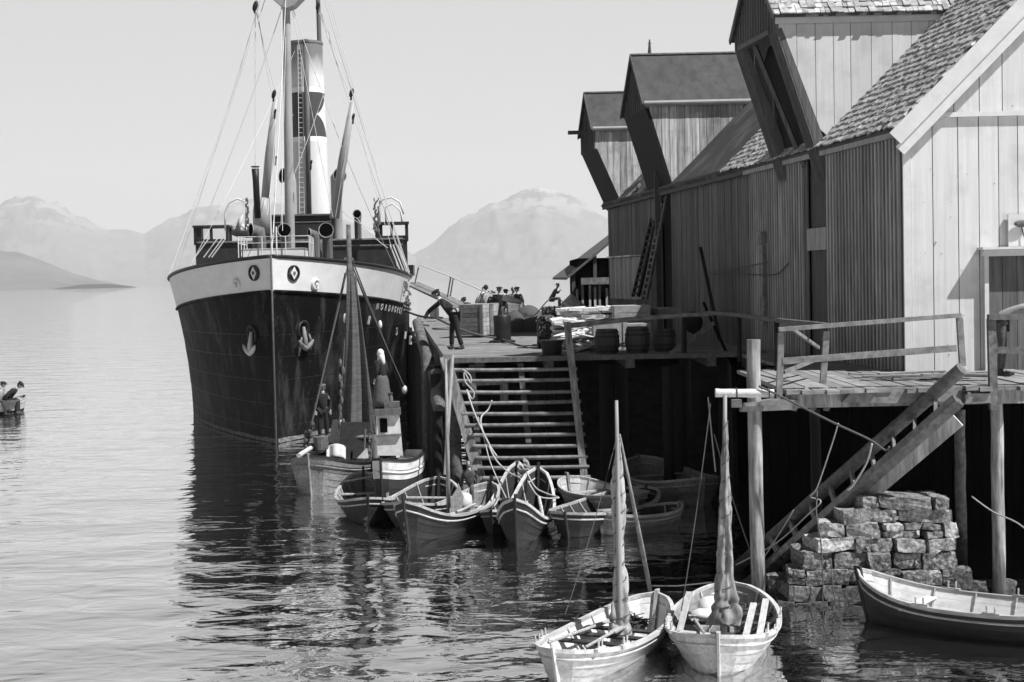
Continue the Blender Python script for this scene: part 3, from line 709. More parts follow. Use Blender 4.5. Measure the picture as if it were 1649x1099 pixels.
# ---------- far low shed
sh = thing('drying_shed', (3.6,67,ZD), 'low open sided shed with a sloping plank roof beyond the warehouses', 'shed')
mb = MB(); a = [(2.3,64,5.42),(6.0,64,8.35),(6.0,74,8.35),(2.0,74,5.42)]; mb.hexa([Vector(p)-Vector((0,0,.1)) for p in a], [Vector(p) for p in a]); mb.hexa([(6,64,8.25),(9.6,64,5.3),(9.6,74,5.3),(6,74,8.25)],[(6,64,8.35),(9.6,64,5.4),(9.6,74,5.4),(6,74,8.35)]); obj('roof', mb, m_plank2, sh, True)
for x in (2.6,3.5,4.4,5.3):
    m1 = MB(); m1.beam((x,64.3,ZD),(x,64.3,5.6+(x-2.4)*.7),.14,.14,(0,1,0)); obj('post', m1, m_plank, sh, True)
mb = MB(); mb.box((5.6,69,4.9),(5.6,9,2.6)); obj('wall', mb, m_void, sh, True)  # near-black box stands in for the shade inside the shed
mb = MB()
for i in range(9):
    x = 2.75+i*.24+random.uniform(-.06,.06); mb.box((x,64.2,4.6+random.uniform(-.2,.2)),(.09,.05,random.uniform(.7,1.2)))
obj('hanging_slats', mb, m_worn, sh, True)
mb = MB(); mb.box((3.6,64.1,5.25),(1.4,.3,.28)); obj('bundle', mb, m_rail, sh, True)
# ---------- things on the walls
def ladder(p0, q0, p1, q1, nr, lb, mat, r_=.045):
    t = thing('ladder', p0, lb, 'ladder', group='ladders leaning on the warehouses')
    for a, b in ((p0,q0),(p1,q1)):
        m1 = MB(); m1.beam(a,b,r_*2,r_*2); obj('rail', m1, mat, t, True)
    for i in range(nr):
        k = (i+.5)/nr; m1 = MB(); m1.beam(Vector(p0).lerp(Vector(q0),k), Vector(p1).lerp(Vector(q1),k), .07,.07); obj('rung', m1, mat, t, True)
    return t
ladder(at(1019,478,52.5),at(1050,352,52.8),at(1028,478,51.5),at(1058,352,52), 12, 'shorter dark ladder leaning against the far warehouse wall', m_dark)
ladder(at(1035,482,51.2),at(1070,304,51.6),at(1041,482,49.8),at(1076,304,50.4), 17, 'tall ladder with pale rungs rising to the middle hoist bay', m_log)
p = at(1133,289,47.2); lp = thing('wall_lamp', p, 'small white shaded lamp under the middle warehouse eaves', 'lamp')
m1 = MB(); m1.lathe([(.02,.16),(.05,.12),(.15,.0),(.14,-.01)], p, 14); obj('lamp_shade', m1, m_trim, lp, True, smooth=True)
m1 = MB(); m1.lathe([(.02,0),(.05,-.05),(.05,-.16),(.02,-.22)], p, 10); obj('bulb', m1, m_rail, lp, True)
m1 = MB(); m1.tube(sag(p+Vector((0,0,-.1)), at(1200,300,43), .3), .01, 5); obj('cable', m1, m_iron, lp, True)
m1 = MB(); m1.tube([at(1110,446,46),at(1140,441,44),at(1236,423,38.6)],.016,5); m1.tube([at(1138,442,44),at(1245,443,38),at(1255,440,37.8),at(1270,424,37)],.016,5)
tag(obj('iron_rods', m1, m_iron, loc=at(1236,423,38.6)), 'thin bent iron rods fixed across the battened wall', 'rods')
m1 = MB(); yy = wy(1237); m1.box(W3(yy,5.15,.12),(.08,.32,2.0),ROTW); m1.box(W3(yy,6.35,.14),(.12,.42,.28),ROTW); m1.box(W3(yy,4.15,.14),(.1,.4,.16),ROTW)
tag(obj('gauge_board', m1, m_rail, loc=W3(yy,5,.1)), 'narrow weathered upright board on the battened warehouse wall', 'board')
m1 = MB(); m1.beam(at(1128,400,44.5),at(1158,545,40.5),.09,.09); tag(obj('leaning_pole', m1, m_dark, loc=at(1158,545,40.5)), 'dark pole leaning on the middle warehouse wall', 'pole')
m1 = MB(); m1.beam(at(1157,455,43.6),at(1160,480,43.2),.1,.05); 
# ================================================================ STEAMSHIP
SX, SY = -8.07, 52.5; SA = math.atan(.082)
def sp(a, y, z):      # ship frame: a metres aft of the stem, y to the quay side
    ca, sa = math.cos(SA), math.sin(SA)
    return Vector((SX - a*sa + y*ca, SY + a*ca + y*sa, z))
def bd(a):
    t = min(a/12.5,1); v = 5.0*(1-(1-t)**2.3)**.88
    if a > 58: v *= math.sqrt(max(0,1-((a-58)/13)**2))
    return v
def bw(a):
    t = min(a/21,1); v = 4.85*(1-(1-t)**2.3)
    if a > 50: v *= max(0,1-((a-50)/19))**.7
    return v
def zt(a): return 6.35-.07*min(a,10)-.012*max(0,a-10) if a < 30 else 5.41+.015*(a-30)
def zb(a): return zt(a)-1.13
def hull_y(a, z):
    k = max(0, z)/6.3; return bw(a)+(bd(a)-bw(a))*min(1.05,k)**1.35 - (max(0,-z)*.5)
ship = thing('steamship', sp(0,0,0), 'large black hulled steamship with white bulwarks moored bow on at the quay', 'ship')
AS = [0,.15,.35,.6,.9,1.3,1.8,2.4,3,3.7,4.5,5.3,6.2,7.2,8.2,9.4,10.6,12,14,16,18,21,24,28,33,38,44,50,55,60,64,67,69,70.2,70.9]
m_hull = bpy.data.materials.new('black_hull_paint'); m_hull.use_nodes = True
def hullmat(m):
    t = m.node_tree; N = t.nodes.new; L = t.links.new; p = t.nodes['Principled BSDF']; tc = N('ShaderNodeTexCoord')
    a = N('ShaderNodeTexNoise'); a.inputs['Scale'].default_value = 1; a.inputs['Detail'].default_value = 9; a.inputs['Roughness'].default_value = .72
    mp = N('ShaderNodeMapping'); mp.inputs['Scale'].default_value = (1.6,1.0,.42); L(tc.outputs['Object'], mp.inputs[0]); L(mp.outputs[0], a.inputs[0])
    b = N('ShaderNodeTexNoise'); b.inputs['Scale'].default_value = 5; b.inputs['Detail'].default_value = 5; L(tc.outputs['Object'], b.inputs[0])
    mr = N('ShaderNodeMapRange'); mr.inputs[1].default_value = .48; mr.inputs[2].default_value = .68; mr.inputs[3].default_value = .005; mr.inputs[4].default_value = .045; L(a.outputs[0], mr.inputs[0])
    m2 = N('ShaderNodeMapRange'); m2.inputs[1].default_value = .62; m2.inputs[2].default_value = .7; m2.inputs[3].default_value = 0; m2.inputs[4].default_value = .02; L(b.outputs[0], m2.inputs[0])
    ad = N('ShaderNodeMath'); L(mr.outputs[0], ad.inputs[0]); L(m2.outputs[0], ad.inputs[1]); L(ad.outputs[0], p.inputs['Base Color'])
    p.inputs['Roughness'].default_value = .6; p.inputs['Specular IOR Level'].default_value = .06
    bp = N('ShaderNodeBump'); bp.inputs['Strength'].default_value = .35; bp.inputs['Distance'].default_value = .05; L(b.outputs[0], bp.inputs['Height']); L(bp.outputs[0], p.inputs['Normal'])
hullmat(m_hull)
m_bul = M('white_bulwark_paint', .84, 0, .05, (1,1,3), .45, .05, stain=.3, stain_c=.62, sscale=1.5)
mb = MB(); NZ = 14
def hull_rows(zlo, zhi, off, nz):
    V = []; Fc = []
    for side in (-1,1):
        o = len(V)
        for a in AS:
            for j in range(nz+1):
                z = zlo(a)+(zhi(a)-zlo(a))*j/nz; V.append(sp(a-(off if a == 0 else 0), side*(max(.02,hull_y(a,z))+off), z))
        for i in range(len(AS)-1):
            for j in range(nz):
                f = (o+i*(nz+1)+j, o+(i+1)*(nz+1)+j, o+(i+1)*(nz+1)+j+1, o+i*(nz+1)+j+1)
                Fc.append(f if side > 0 else f[::-1])
    n = len(AS)*(nz+1)
    for i in (0, len(AS)-1):
        for j in range(nz): 
            f = (i*(nz+1)+j, n+i*(nz+1)+j, n+i*(nz+1)+j+1, i*(nz+1)+j+1); Fc.append(f)
    return V, Fc
V, Fc = hull_rows(lambda a: -1.2, zb, 0, NZ); mb.add(V, Fc); hull = obj('hull', mb, m_hull, ship, True, smooth=50)
mb = MB(); V, Fc = hull_rows(lambda a: zb(a)-.02, zt, .025, 3); mb.add(V, Fc); bul = obj('bulwark', mb, m_bul, ship, True, smooth=50)
for nm, fz, r_, mt in (('rubbing_strake', lambda a: zb(a)-.03, .06, m_hull), ('bulwark_cap', lambda a: zt(a)+.02, .07, m_iron)):
    mb = MB()
    for s_ in (-1,1): mb.tube([sp(a, s_*(hull_y(a,fz(a))+.03), fz(a)) for a in AS], r_, 6)
    obj(nm, mb, mt, ship, True, smooth=True)
mb = MB(); mb.tube([sp(-.04,0,-1.2), sp(-.05,0,3), sp(-.05,0,6.4)], .035, 8); obj('stem_post', mb, M('worn_stem', .09, 0, .3, (3,3,6), .6), ship, True, smooth=True)
# plate laps, seams and rivets on the shell
mb = MB()
for z_ in (.55,1.35,2.15,2.95,3.7):
    for s_ in (-1,1): mb.tube([sp(a, s_*(hull_y(a,z_)+.0), z_-.02*a*.3) if False else sp(a, s_*hull_y(a,z_), z_) for a in AS[1:26]], .009, 5)
for k in range(14):
    for s_ in (-1,1):
        a_ = 1.2+k*1.7+(.8 if s_ > 0 else 0); j = k % 5; za, zb_ = (.0,.55,1.35,2.15,2.95)[j], (.55,1.35,2.15,2.95,3.7)[j]
        for (q0,q1) in ((za,zb_),((za+1.6)%3,(za+1.6)%3+.8)): mb.tube([sp(a_, s_*hull_y(a_,q0+(q1-q0)*i/3), q0+(q1-q0)*i/3) for i in range(4)], .007, 4)
obj('plate_seams', mb, M('seam_paint', .014, 0, .3, (4,4,4), .5), hull, True)
mb = MB()
for s_ in (-1,1):
    mb.add([sp(a, s_*(hull_y(a,z_)+.006), z_) for a in AS[:26] for z_ in (.02,.16+.02*math.sin(a*3))], [(2*i,2*i+2,2*i+3,2*i+1) for i in range(25)])
obj('waterline_growth', mb, M('waterline_scum', .16, 0, .6, (5,5,9), .8), hull, True)
# decks
mb = MB()
for i in range(len(AS)-1):
    a, b = AS[i], AS[i+1]; z0 = zt(a)-1.0; z1 = zt(b)-1.0
    mb.add([sp(a,-hull_y(a,z0),z0),sp(a,hull_y(a,z0),z0),sp(b,hull_y(b,z1),z1),sp(b,-hull_y(b,z1),z1)],[(0,1,2,3)])
obj('deck', mb, m_deck, ship, True)
# hull fittings
def on_hull(px, py, side, extra=0):
    # find hull point behind pixel by marching
    d = ray(px, py); 
    for k in range(4000):
        Y = 50+k*.01; p = Vector((0,0,H))+d*(Y/d.y)
        a = (p.y-SY)*math.cos(SA)-(p.x-SX)*math.sin(SA); y = (p.x-SX)*math.cos(SA)+(p.y-SY)*math.sin(SA)
        if a > 0 and abs(y) < hull_y(a, p.z)+.03+extra: return p, a
    return at(px,py,54), 1
def hnorm(a, side, z):
    e = .3; t = (sp(a+e, side*hull_y(a+e,z), z)-sp(max(0,a-e), side*hull_y(max(0,a-e),z), z)).normalized()
    n = Vector((t.y,-t.x,0)).normalized()
    if n.dot(sp(0,side,0)-sp(0,0,0)) < 0: n = -n
    u = (sp(a, side*hull_y(a,z+.3), z+.3)-sp(a, side*hull_y(a,z-.3), z-.3)).normalized()
    n2 = t.cross(u).normalized()
    if n2.dot(n) < 0: n2 = -n2
    return t, n2
for px, py, side in ((410,440,-1),(472,440,1)):
    p, a = on_hull(px,py,side); t, n = hnorm(a, side, p.z); rot = n.to_track_quat('Z','Y').to_matrix()
    m1 = MB(); m1.lathe([(.27,-.02),(.27,.06),(.22,.06),(.22,-.02)], p, 24, axis=rot, caps=False); e = obj('emblem', m1, m_iron, bul, True)
    m1 = MB(); q = p+n*.045; up = Vector((0,0,1)); s_ = n.cross(up).normalized(); u = s_.cross(n)
    m1.prism([q+u*.22, q+s_*.15, q-u*.22, q-s_*.15], n*.02); fixn(obj('diamond', m1, m_bul, e, True))
    m1 = MB(); m1.lathe([(.062,.0),(.062,.03)], q+n*.01, 14, axis=rot); obj('disc', m1, m_plank2, e, True)
    m1 = MB(); m1.lathe([(.24,0),(.24,.01)], p, 20, axis=rot); obj('backing', m1, m_plank2, e, True)
for px, py, side in ((382,458,-1),(507,458,1)):
    p, a = on_hull(px,py,side); t, n = hnorm(a, side, p.z); rot = n.to_track_quat('Z','Y').to_matrix()
    m1 = MB(); m1.lathe([(.2,-.03),(.21,.05),(.17,.1),(.12,.08),(.1,.0),(.0,.0)], p, 20, axis=rot, caps=False); m1.tube([p+n*.05-Vector((0,0,.1)),p+n*.12+Vector((0,0,.05))],.05,8); obj('fairlead', m1, m_bul, bul, True, smooth=True)
for px, py, side, mt in ((408,560,-1,m_canvas),(487,552,1,m_rail)):
    p, a = on_hull(px,py,side); t, n = hnorm(a, side, p.z); s_ = n.cross(Vector((0,0,1))).normalized(); u = s_.cross(n)
    n = n.copy(); m1 = MB(); q = p+n*.12
    m1.tube([q+u*.55-n*.1, q+u*.1, q-u*.18], [.05,.09,.11], 10)
    ar = [q+s_*x*.42-u*(.18-.28*abs(x)**1.6*1.0)+n*.04 for x in (-1,-.75,-.4,0,.4,.75,1)]
    m1.tube(ar, [.03,.07,.09,.1,.09,.07,.03], 8)
    if side > 0:
        m1.tube([q-s_*.34-u*.25,q-s_*.3+u*.1,q-s_*.2+u*.3],[.04,.05,.03],8); m1.tube([q+s_*.34-u*.45,q+s_*.3-u*.1,q+s_*.22+u*.2],[.03,.05,.03],8)
    obj('anchor', m1, mt, hull, True, smooth=True)
    m1 = MB(); m1.lathe([(.3,-.03),(.34,.03),(.26,.06),(.2,-.06)], p+u*.45, 18, axis=n.to_track_quat('Z','Y').to_matrix(), caps=False); obj('hawse_pipe', m1, m_iron, hull, True, smooth=True)
# name on the bow
m_let = M('white_lettering', .7, 0, .15, (5,5,5), .6)
def glyph_mesh(ch):
    cu = bpy.data.curves.new('letter', 'FONT'); cu.body = ch; cu.size = .36; cu.extrude = .006; cu.align_x = 'CENTER'
    o = bpy.data.objects.new('letter', cu); C.objects.link(o); dg = bpy.context.evaluated_depsgraph_get()
    me = bpy.data.meshes.new_from_object(o.evaluated_get(dg)); C.objects.unlink(o); bpy.data.objects.remove(o); return me
nm = MB(); a = 5.5
for i, ch in enumerate('NORDNORGE'):
    aa = 6.0+i*.52; z = zb(aa)-.42; t, n = hnorm(aa, 1, z); y = hull_y(aa, z); p = sp(aa, y, z)+n*.02
    u = n.cross(t); u = u if u.z > 0 else -u
    tx = t   # reading direction runs aft, to the right seen from outside
    rot = Matrix((tx, u, tx.cross(u))).transposed(); me = glyph_mesh(ch)
    nm.add([p+rot @ (v.co*Vector((1,1,1)) if False else v.co) for v in me.vertices], [tuple(f.vertices) for f in me.polygons])
obj('name_lettering', nm, m_let, hull, True)
# scuppers / light streaks
for px, py in ((594,516),(639,534),(653,540),(661,548)):
    p, a = on_hull(px,py,1); t, n = hnorm(a,1,p.z); m1 = MB(); m1.box(p, (.07,.07,.3), n.to_track_quat('X','Z').to_matrix()); obj('scupper', m1, m_bul, hull, True)
# forecastle rails and white breakwater
def deckz(a): return zt(a)-1.0
fr = MB(); a0, a1, yw = 3.2, 6.0, 1.1
mb = MB(); mb.hexa([sp(3.0,-1.2,5.4),sp(3.0,1.0,5.4),sp(5.2,1.0,5.4),sp(5.2,-1.2,5.4)],[sp(3.0,-1.2,6.7),sp(3.0,1.0,6.7),sp(5.2,1.0,6.7),sp(5.2,-1.2,6.7)]); obj('windlass_house', mb, m_bul, ship, True)
mb = MB()
pts = [sp(6.4,-1.35,0),sp(2.9,-1.35,0),sp(2.9,1.15,0),sp(6.4,1.15,0)]
for z in (7.12,6.9): mb.tube([Vector((p.x,p.y,z)) for p in pts], .022, 6)
for k in range(10):
    i = k/9*3; j = min(2,int(i)); p = pts[j].lerp(pts[j+1], i-j); mb.tube([Vector((p.x,p.y,6.3)),Vector((p.x,p.y,7.12))], .022, 6)
obj('bow_railing', mb, m_trim, ship, True)
mb = MB(); p = sp(1.2,0,0); mb.tube([sp(1.1,-.06,5.3),sp(1.1,-.06,8.4)],.03,6); mb.tube([sp(1.0,.12,5.3),sp(1.1,.12,7.4)],.03,6); obj('jackstaff', mb, m_trim, ship, True)
# mooring bits, windlass
mb = MB()
for y in (-3.2,-2.8,-2.3,2.6,3.0): mb.lathe([(.12,-.5),(.12,.35),(.16,.4),(.14,.5)], sp(7,y,zt(7)-.25), 10)
mb.lathe([(.16,0),(.25,.1),(.25,.5),(.16,.6)], sp(8,-3.2,zt(8)), 12, axis=Matrix.Rotation(1.57,3,'Y'))
mb.blob(sp(7.5,-2.7,zt(7)+.2),(.35,.3,.2)); obj('bollards', mb, m_plank2, ship, True)
# bridge deck house spanning the ship
m_blk = M('black_deckhouse', .03, .1, .3, (3,3,3), .5, .1)
AB = 19.0
mb = MB(); mb.hexa([sp(AB,-4.75,4.5),sp(AB,4.9,4.5),sp(AB+6,4.9,4.5),sp(AB+6,-4.75,4.5)],[sp(AB,-4.75,7.35),sp(AB,4.9,7.35),sp(AB+6,4.9,7.35),sp(AB+6,-4.75,7.35)]); mb.box(sp(AB+1,5.05,5.9),(.3,1.2,.5)); mb.box(sp(AB+.5,-4.85,5.7),(.3,1.0,.6)); br = obj('bridge', mb, m_blk, ship, True)
mb = MB(); mb.beam(sp(AB-.06,-4.7,7.38),sp(AB-.06,4.7,7.38),.1,.07); mb.beam(sp(AB-.06,1.5,7.1),sp(AB-.06,4.7,7.1),.04,.04); obj('handrail', mb, m_rail, br, True)
for y0, y1 in ((-4.75,-3.3),(3.5,4.9)):
    cb = MB(); z0, z1 = 7.36, 8.05
    for (yy, aa) in ((y0,AB),(y1,AB),(y0,AB+1.5),(y1,AB+1.5),((y0+y1)/2,AB)):
        cb.beam(sp(aa,yy,z0-.1),sp(aa,yy,z1),.12,.12,(0,1,0))
    cb.hexa([sp(AB-.15,y0-.1,z1),sp(AB-.15,y1+.1,z1),sp(AB+1.65,y1+.1,z1),sp(AB+1.65,y0-.1,z1)],[sp(AB-.15,y0-.1,z1+.1),sp(AB-.15,y1+.1,z1+.1),sp(AB+1.65,y1+.1,z1+.12),sp(AB+1.65,y0-.1,z1+.12)])
    c = obj('bridge_cab', cb, m_blk, ship, True)
    gb = MB(); gb.hexa([sp(AB+.04,y0,z0),sp(AB+.04,y1,z0),sp(AB+.08,y1,z0),sp(AB+.08,y0,z0)],[sp(AB+.04,y0,z0+.16),sp(AB+.04,y1,z0+.16),sp(AB+.08,y1,z0+.16),sp(AB+.08,y0,z0+.16)]); gb.hexa([sp(AB+.02,y0,z0),sp(AB+.02,y0+.28,z0),sp(AB+1.5,y0+.2,z0),sp(AB+1.5,y0,z0)],[sp(AB+.02,y0,z1),sp(AB+.02,y0+.28,z1),sp(AB+1.5,y0+.2,z1),sp(AB+1.5,y0,z1)]); obj('sill', gb, m_blk, c, True)
for y in (-2.6,2.2): 
    m1 = MB(); m1.lathe([(.3,0),(.3,.06),(.2,.06),(.2,0)], sp(AB-.02,y,6.3), 16, axis=Matrix.Rotation(1.57,3,'X'), caps=False); obj('life_ring', m1, m_rail, ship, True)
# wheelhouse behind the mast
mb = MB(); wa = 22.5; mb.hexa([sp(wa,-1.9,7),sp(wa,1.3,7),sp(wa+3,1.3,7),sp(wa+3,-1.9,7)],[sp(wa,-1.9,8.65),sp(wa,1.3,8.65),sp(wa+3,1.3,8.65),sp(wa+3,-1.9,8.65)])
wh = obj('wheelhouse', mb, m_blk, ship, True); mb = MB(); mb.hexa([sp(wa-.15,-2.0,8.65),sp(wa-.15,1.4,8.65),sp(wa+3,1.4,8.65),sp(wa+3,-2,8.65)],[sp(wa-.15,-2.0,8.73),sp(wa-.15,1.4,8.73),sp(wa+3,1.4,8.76),sp(wa+3,-2,8.76)]); obj('roof', mb, m_plank2, wh, True)
mb = MB(); mb.beam(sp(wa-.02,-1.9,8.35),sp(wa-.02,1.3,8.35),.03,.04); obj('beading', mb, m_rail, wh, True)
# after superstructure going back
mb = MB(); mb.hexa([sp(26,-3.6,4.5),sp(26,3.6,4.5),sp(48,3.6,4.5),sp(48,-3.6,4.5)],[sp(26,-3.6,7.2),sp(26,3.6,7.2),sp(48,3.6,7.2),sp(48,-3.6,7.2)]); obj('deckhouse', mb, m_bul, ship, True)
# funnel
def funnel_mat():
    m = bpy.data.materials.new('funnel_paint'); m.use_nodes = True; t = m.node_tree; N = t.nodes.new; L = t.links.new; p = t.nodes['Principled BSDF']
    tc = N('ShaderNodeTexCoord'); sx = N('ShaderNodeSeparateXYZ'); L(tc.outputs['Object'], sx.inputs[0])
    def ma(op, x, y=0, z=None):
        q = N('ShaderNodeMath'); q.operation = op
        for i, v in enumerate((x, y) if z is None else (x,y,z)):
            if isinstance(v, (int, float)): q.inputs[i].default_value = v
            else: L(v, q.inputs[i])
        return q.outputs[0]
    z = sx.outputs[2]; x = sx.outputs[0]; y = ma('MULTIPLY', sx.outputs[1], -1)
    th = ma('ABSOLUTE', ma('ARCTAN2', x, y))                 # 0 = facing the bow
    dz = ma('DIVIDE', ma('ABSOLUTE', ma('SUBTRACT', z, FZC)), 1.12)
    da = ma('DIVIDE', ma('ABSOLUTE', ma('SUBTRACT', th, 1.62)), 1.02)
    inband = ma('LESS_THAN', dz, 1)
    dia = ma('LESS_THAN', ma('ADD', ma('POWER', dz, .6), da), 1.0)
    dark = ma('MULTIPLY', inband, ma('SUBTRACT', 1, dia))
    ring = ma('MULTIPLY', ma('LESS_THAN', dz, 1.22), ma('SUBTRACT', 1, inband))
    nz = N('ShaderNodeTexNoise'); nz.inputs['Scale'].default_value = 2.2; nz.inputs['Detail'].default_value = 6; mp = N('ShaderNodeMapping'); mp.inputs['Scale'].default_value = (1.5,1.5,.5); L(tc.outputs['Object'], mp.inputs[0]); L(mp.outputs[0], nz.inputs[0])
    base = ma('MULTIPLY', ma('ADD', ma('MULTIPLY', ma('SUBTRACT', nz.outputs[0], .5), .35), 1), .50)
    base = ma('ADD', base, ma('MULTIPLY', ring, .2))
    soot = N('ShaderNodeMapRange'); soot.inputs[1].default_value = FZT-1.3; soot.inputs[2].default_value = FZT; soot.inputs[3].default_value = 0; soot.inputs[4].default_value = 1; L(ma('ADD', z, ma('MULTIPLY', nz.outputs[0], 1.2)), soot.inputs[0])
    base = ma('MULTIPLY', base, ma('SUBTRACT', 1, ma('MULTIPLY', soot.outputs[0], .75)))
    base = ma('ADD', ma('MULTIPLY', base, ma('SUBTRACT', 1, dark)), ma('MULTIPLY', dark, .035))
    L(ma('MINIMUM', base, .85), p.inputs['Base Color']); p.inputs['Roughness'].default_value = .5; return m
FA = 27.0; fp = sp(FA,0,0); fp.x = at(498,200,fp.y).x
fz0 = 7.0; FT = at(498,68,fp.y).z; FZC = at(498,187,fp.y).z-fz0; FZT = FT-fz0
fb = bpy.data.objects.new('funnel', None)
m1 = MB(); rr = .95
m1.lathe([(rr*1.03,0),(rr*1.0,2),(rr*.98,FZT-.15),(rr*1.02,FZT-.12),(rr*1.02,FZT),(rr*.9,FZT),(rr*.9,FZT-2),(.01,FZT-2)], (0,0,0), 48, caps=False)
fo = obj('funnel', m1, funnel_mat(), ship, smooth=40); fo.location = Vector((fp.x,fp.y,fz0))-origin(ship); fo.rotation_euler = (R(-1.2),R(-1.0),0)
bpy.context.view_layer.update()
def fpt(px, py, dY): return at(px,py,fp.y+dY)
m1 = MB(); yy = -rr-.12
for px in (479.5,487): m1.tube([at(px,72,fp.y+yy),at(px+3,350,fp.y+yy)], .018, 6)
for i in range(34):
    py = 78+i*8; k = (py-72)/278*3; m1.tube([at(479.5+k,py,fp.y+yy),at(487+k,py,fp.y+yy)], .013, 5)
obj('funnel_ladder', m1, m_bul, ship, True)
m1 = MB(); m1.tube([at(492,66,fp.y-rr-.1),at(495,200,fp.y-rr-.14),at(498,350,fp.y-rr-.1)], .13, 10); m1.lathe([(.13,0),(.2,.1),(.15,.2)], at(492,70,fp.y-rr-.1), 12); obj('steam_pipe', m1, m_plank2, ship, True, smooth=True)
# masts
def mast(pxb, pyb, pxt, pyt, a, r0, r1, ztop_extra, nm, mat):
    Yb = sp(a,0,0).y; pb, pt = at(pxb,pyb,Yb), at(pxt,pyt,Yb); pt = pt+(pt-pb).normalized()*ztop_extra; pb = pb-(pt-pb).normalized()*2.5
    m1 = MB(); m1.tube([pb.lerp(pt,i/8) for i in range(9)], [r0+(r1-r0)*i/8 for i in range(9)], 16); obj(nm, m1, mat, ship, True, smooth=True); return pb, pt
mB, mT = mast(467,385,461,10,12.5,.22,.12,7,'foremast',m_mast)
mast(516,120,512,-5,52,.16,.14,5,'aftermast',m_plank2)
Ym = mB.y
m1 = MB(); m1.prism([at(px,py,Ym-.5) for px,py in ((425,-14),(452,9),(461,13),(472,9),(495,-14))], (0,.9,0)); fixn(obj('crosstree', m1, m_mast, ship, True))
m1 = MB(); m1.tube([at(437,8,Ym),at(497,-30,Ym)],.03,5); m1.tube([at(461,12,Ym-.3),at(461,372,Ym-.6)],.02,5)
# derricks
for a, b, Yd, r_ in (((424,345),(444,160),Ym+.5,.2),((536,352),(568,165),Ym+.5,.19),((543,352),(560,200),Ym+3,.12)):
    m1 = MB(); p, q = at(*a,Yd), at(*b,Yd-.6); m1.tube([p,p.lerp(q,.5),q],[r_*.75,r_,r_*.6],12); obj('derrick_boom', m1, m_mast, ship, True, smooth=True)
for px, py, Yd, s_ in ((441,152,Ym,1),(566,150,Ym,1),(411,10,Ym,1.2),(512,10,Ym+3,1),(444,255,Ym,.5),(501,262,Ym,.6),(569,188,Ym,.7),(443,180,Ym,.6)):
    m1 = MB(); m1.blob(at(px,py,Yd-.5),(.09*s_,.08*s_,.2*s_),rot=Matrix.Rotation(.3,3,'Y')); m1.tube([at(px,py,Yd-.5),at(px-1,py+12,Yd-.5)],.04,5); obj('pulley_block', m1, m_iron, ship, True, smooth=True)
# ventilators
def vent(px, py, Y, rad, zbase, face, stalk, mat=m_plank2):
    c = at(px,py,Y); f = Vector(face).normalized(); m1 = MB(); s_ = stalk
    pts = []; bx_ = c - f*rad*1.3
    P_ = [Vector((bx_.x,bx_.y,zbase)), Vector((bx_.x,bx_.y,c.z-rad*1.1)), Vector((bx_.x,bx_.y,c.z-rad*.35))+f*rad*.2, c-f*rad*.45, c]
    m1.tube(P_, [s_,s_,s_*1.15,rad*.85,rad], 16, caps=False); 
    m1.tube([c-f*.03,c+f*.02],[rad*1.04,rad*1.08],16,caps=False)
    v = obj('ventilator', m1, mat, ship, True, smooth=True)
    m1 = MB(); q = f.to_track_quat('Z','Y').to_matrix(); m1.lathe([(rad*.97,0),(rad*.97,-.02)], c-f*rad*.04, 20, axis=q); obj('cowl_opening', m1, m_void, v, True); m1 = MB(); m1.tube([c+(q @ Vector((rad*1.02*math.cos(k*.524),rad*1.02*math.sin(k*.524),0))) for k in range(13)], .02, 5); obj('cowl_rim', m1, m_rim, v, True)  # opening is a near-black disc, shade of the cowl put into its colour
vent(458,371,59.8,.26,5.2,(0,-1,.1),.2); vent(525,371,59.8,.28,5.2,(0,-1,.1),.2); vent(404,371,61,.26,5.2,(-1,-.6,.05),.27)
vent(498,376,59.5,.18,5.2,(-1,-.5,0),.17); vent(575,345,75,.2,6.5,(0,-1,.1),.17,m_plank2)
vent(547,283,76,.34,7,(.6,-1,.1),.27,m_mast); vent(455,283,76,.34,7,(-.8,-.6,.1),.27,m_mast)
m1 = MB(); pb = at(415,375,62); m1.tube([at(415,352,62),at(412,290,62),at(411,272,62)],[.13,.13,.15],12); m1.lathe([(.16,0),(.17,.05)], at(411,270,62), 12); obj('galley_pipe', m1, m_iron, ship, True, smooth=True)
m1 = MB(); m1.lathe([(.4,0),(.38,.9),(.3,1.4),(.1,1.45)], at(423,375,64), 16); obj('deck_tank', m1, m_mast, ship, True, smooth=True); m1 = MB(); m1.blob(at(424,345,66),(.35,.3,.45)); obj('canvas_hood', m1, m_mast, ship, True, smooth=True)
m1 = MB(); m1.lathe([(.28,-1.2),(.28,.1),(.2,.25)], at(515,398,60.8), 16); obj('capstan', m1, m_plank2, ship, True, smooth=True)
# davits and boats' falls
for pts, Yd in ((((363,372),(362,345),(368,328),(382,320),(393,324)),70),(((395,372),(397,335),(396,320),(384,322)),73),(((612,362),(611,335),(616,322),(630,318),(644,326),(650,345)),70),(((622,362),(620,335),(632,328),(645,340),(648,360)),74)):
    m1 = MB(); m1.tube([at(a,b,Yd) for a,b in pts], .045, 6); obj('davit', m1, m_trim, ship, True, smooth=True)
m1 = MB(); m1.prism([at(px,py,72) for px,py in ((378,372),(384,352),(392,345),(386,372))],(0,.1,0)); m1.blob(at(398,372,75),(.9,2.2,.35)); obj('lifeboat_cover', m1, m_canvas, ship, True, smooth=True)
for px in (404,610,616):
    m1 = MB(); 
    for k in range(12): m1.blob(at(px-6+random.uniform(-2,2),322+k*4.5,71),(random.uniform(.03,.07),.05,.11),rot=Matrix.Rotation(random.uniform(-.5,.5),3,'Y'))
    obj('tackle', m1, m_plank2, ship, True)
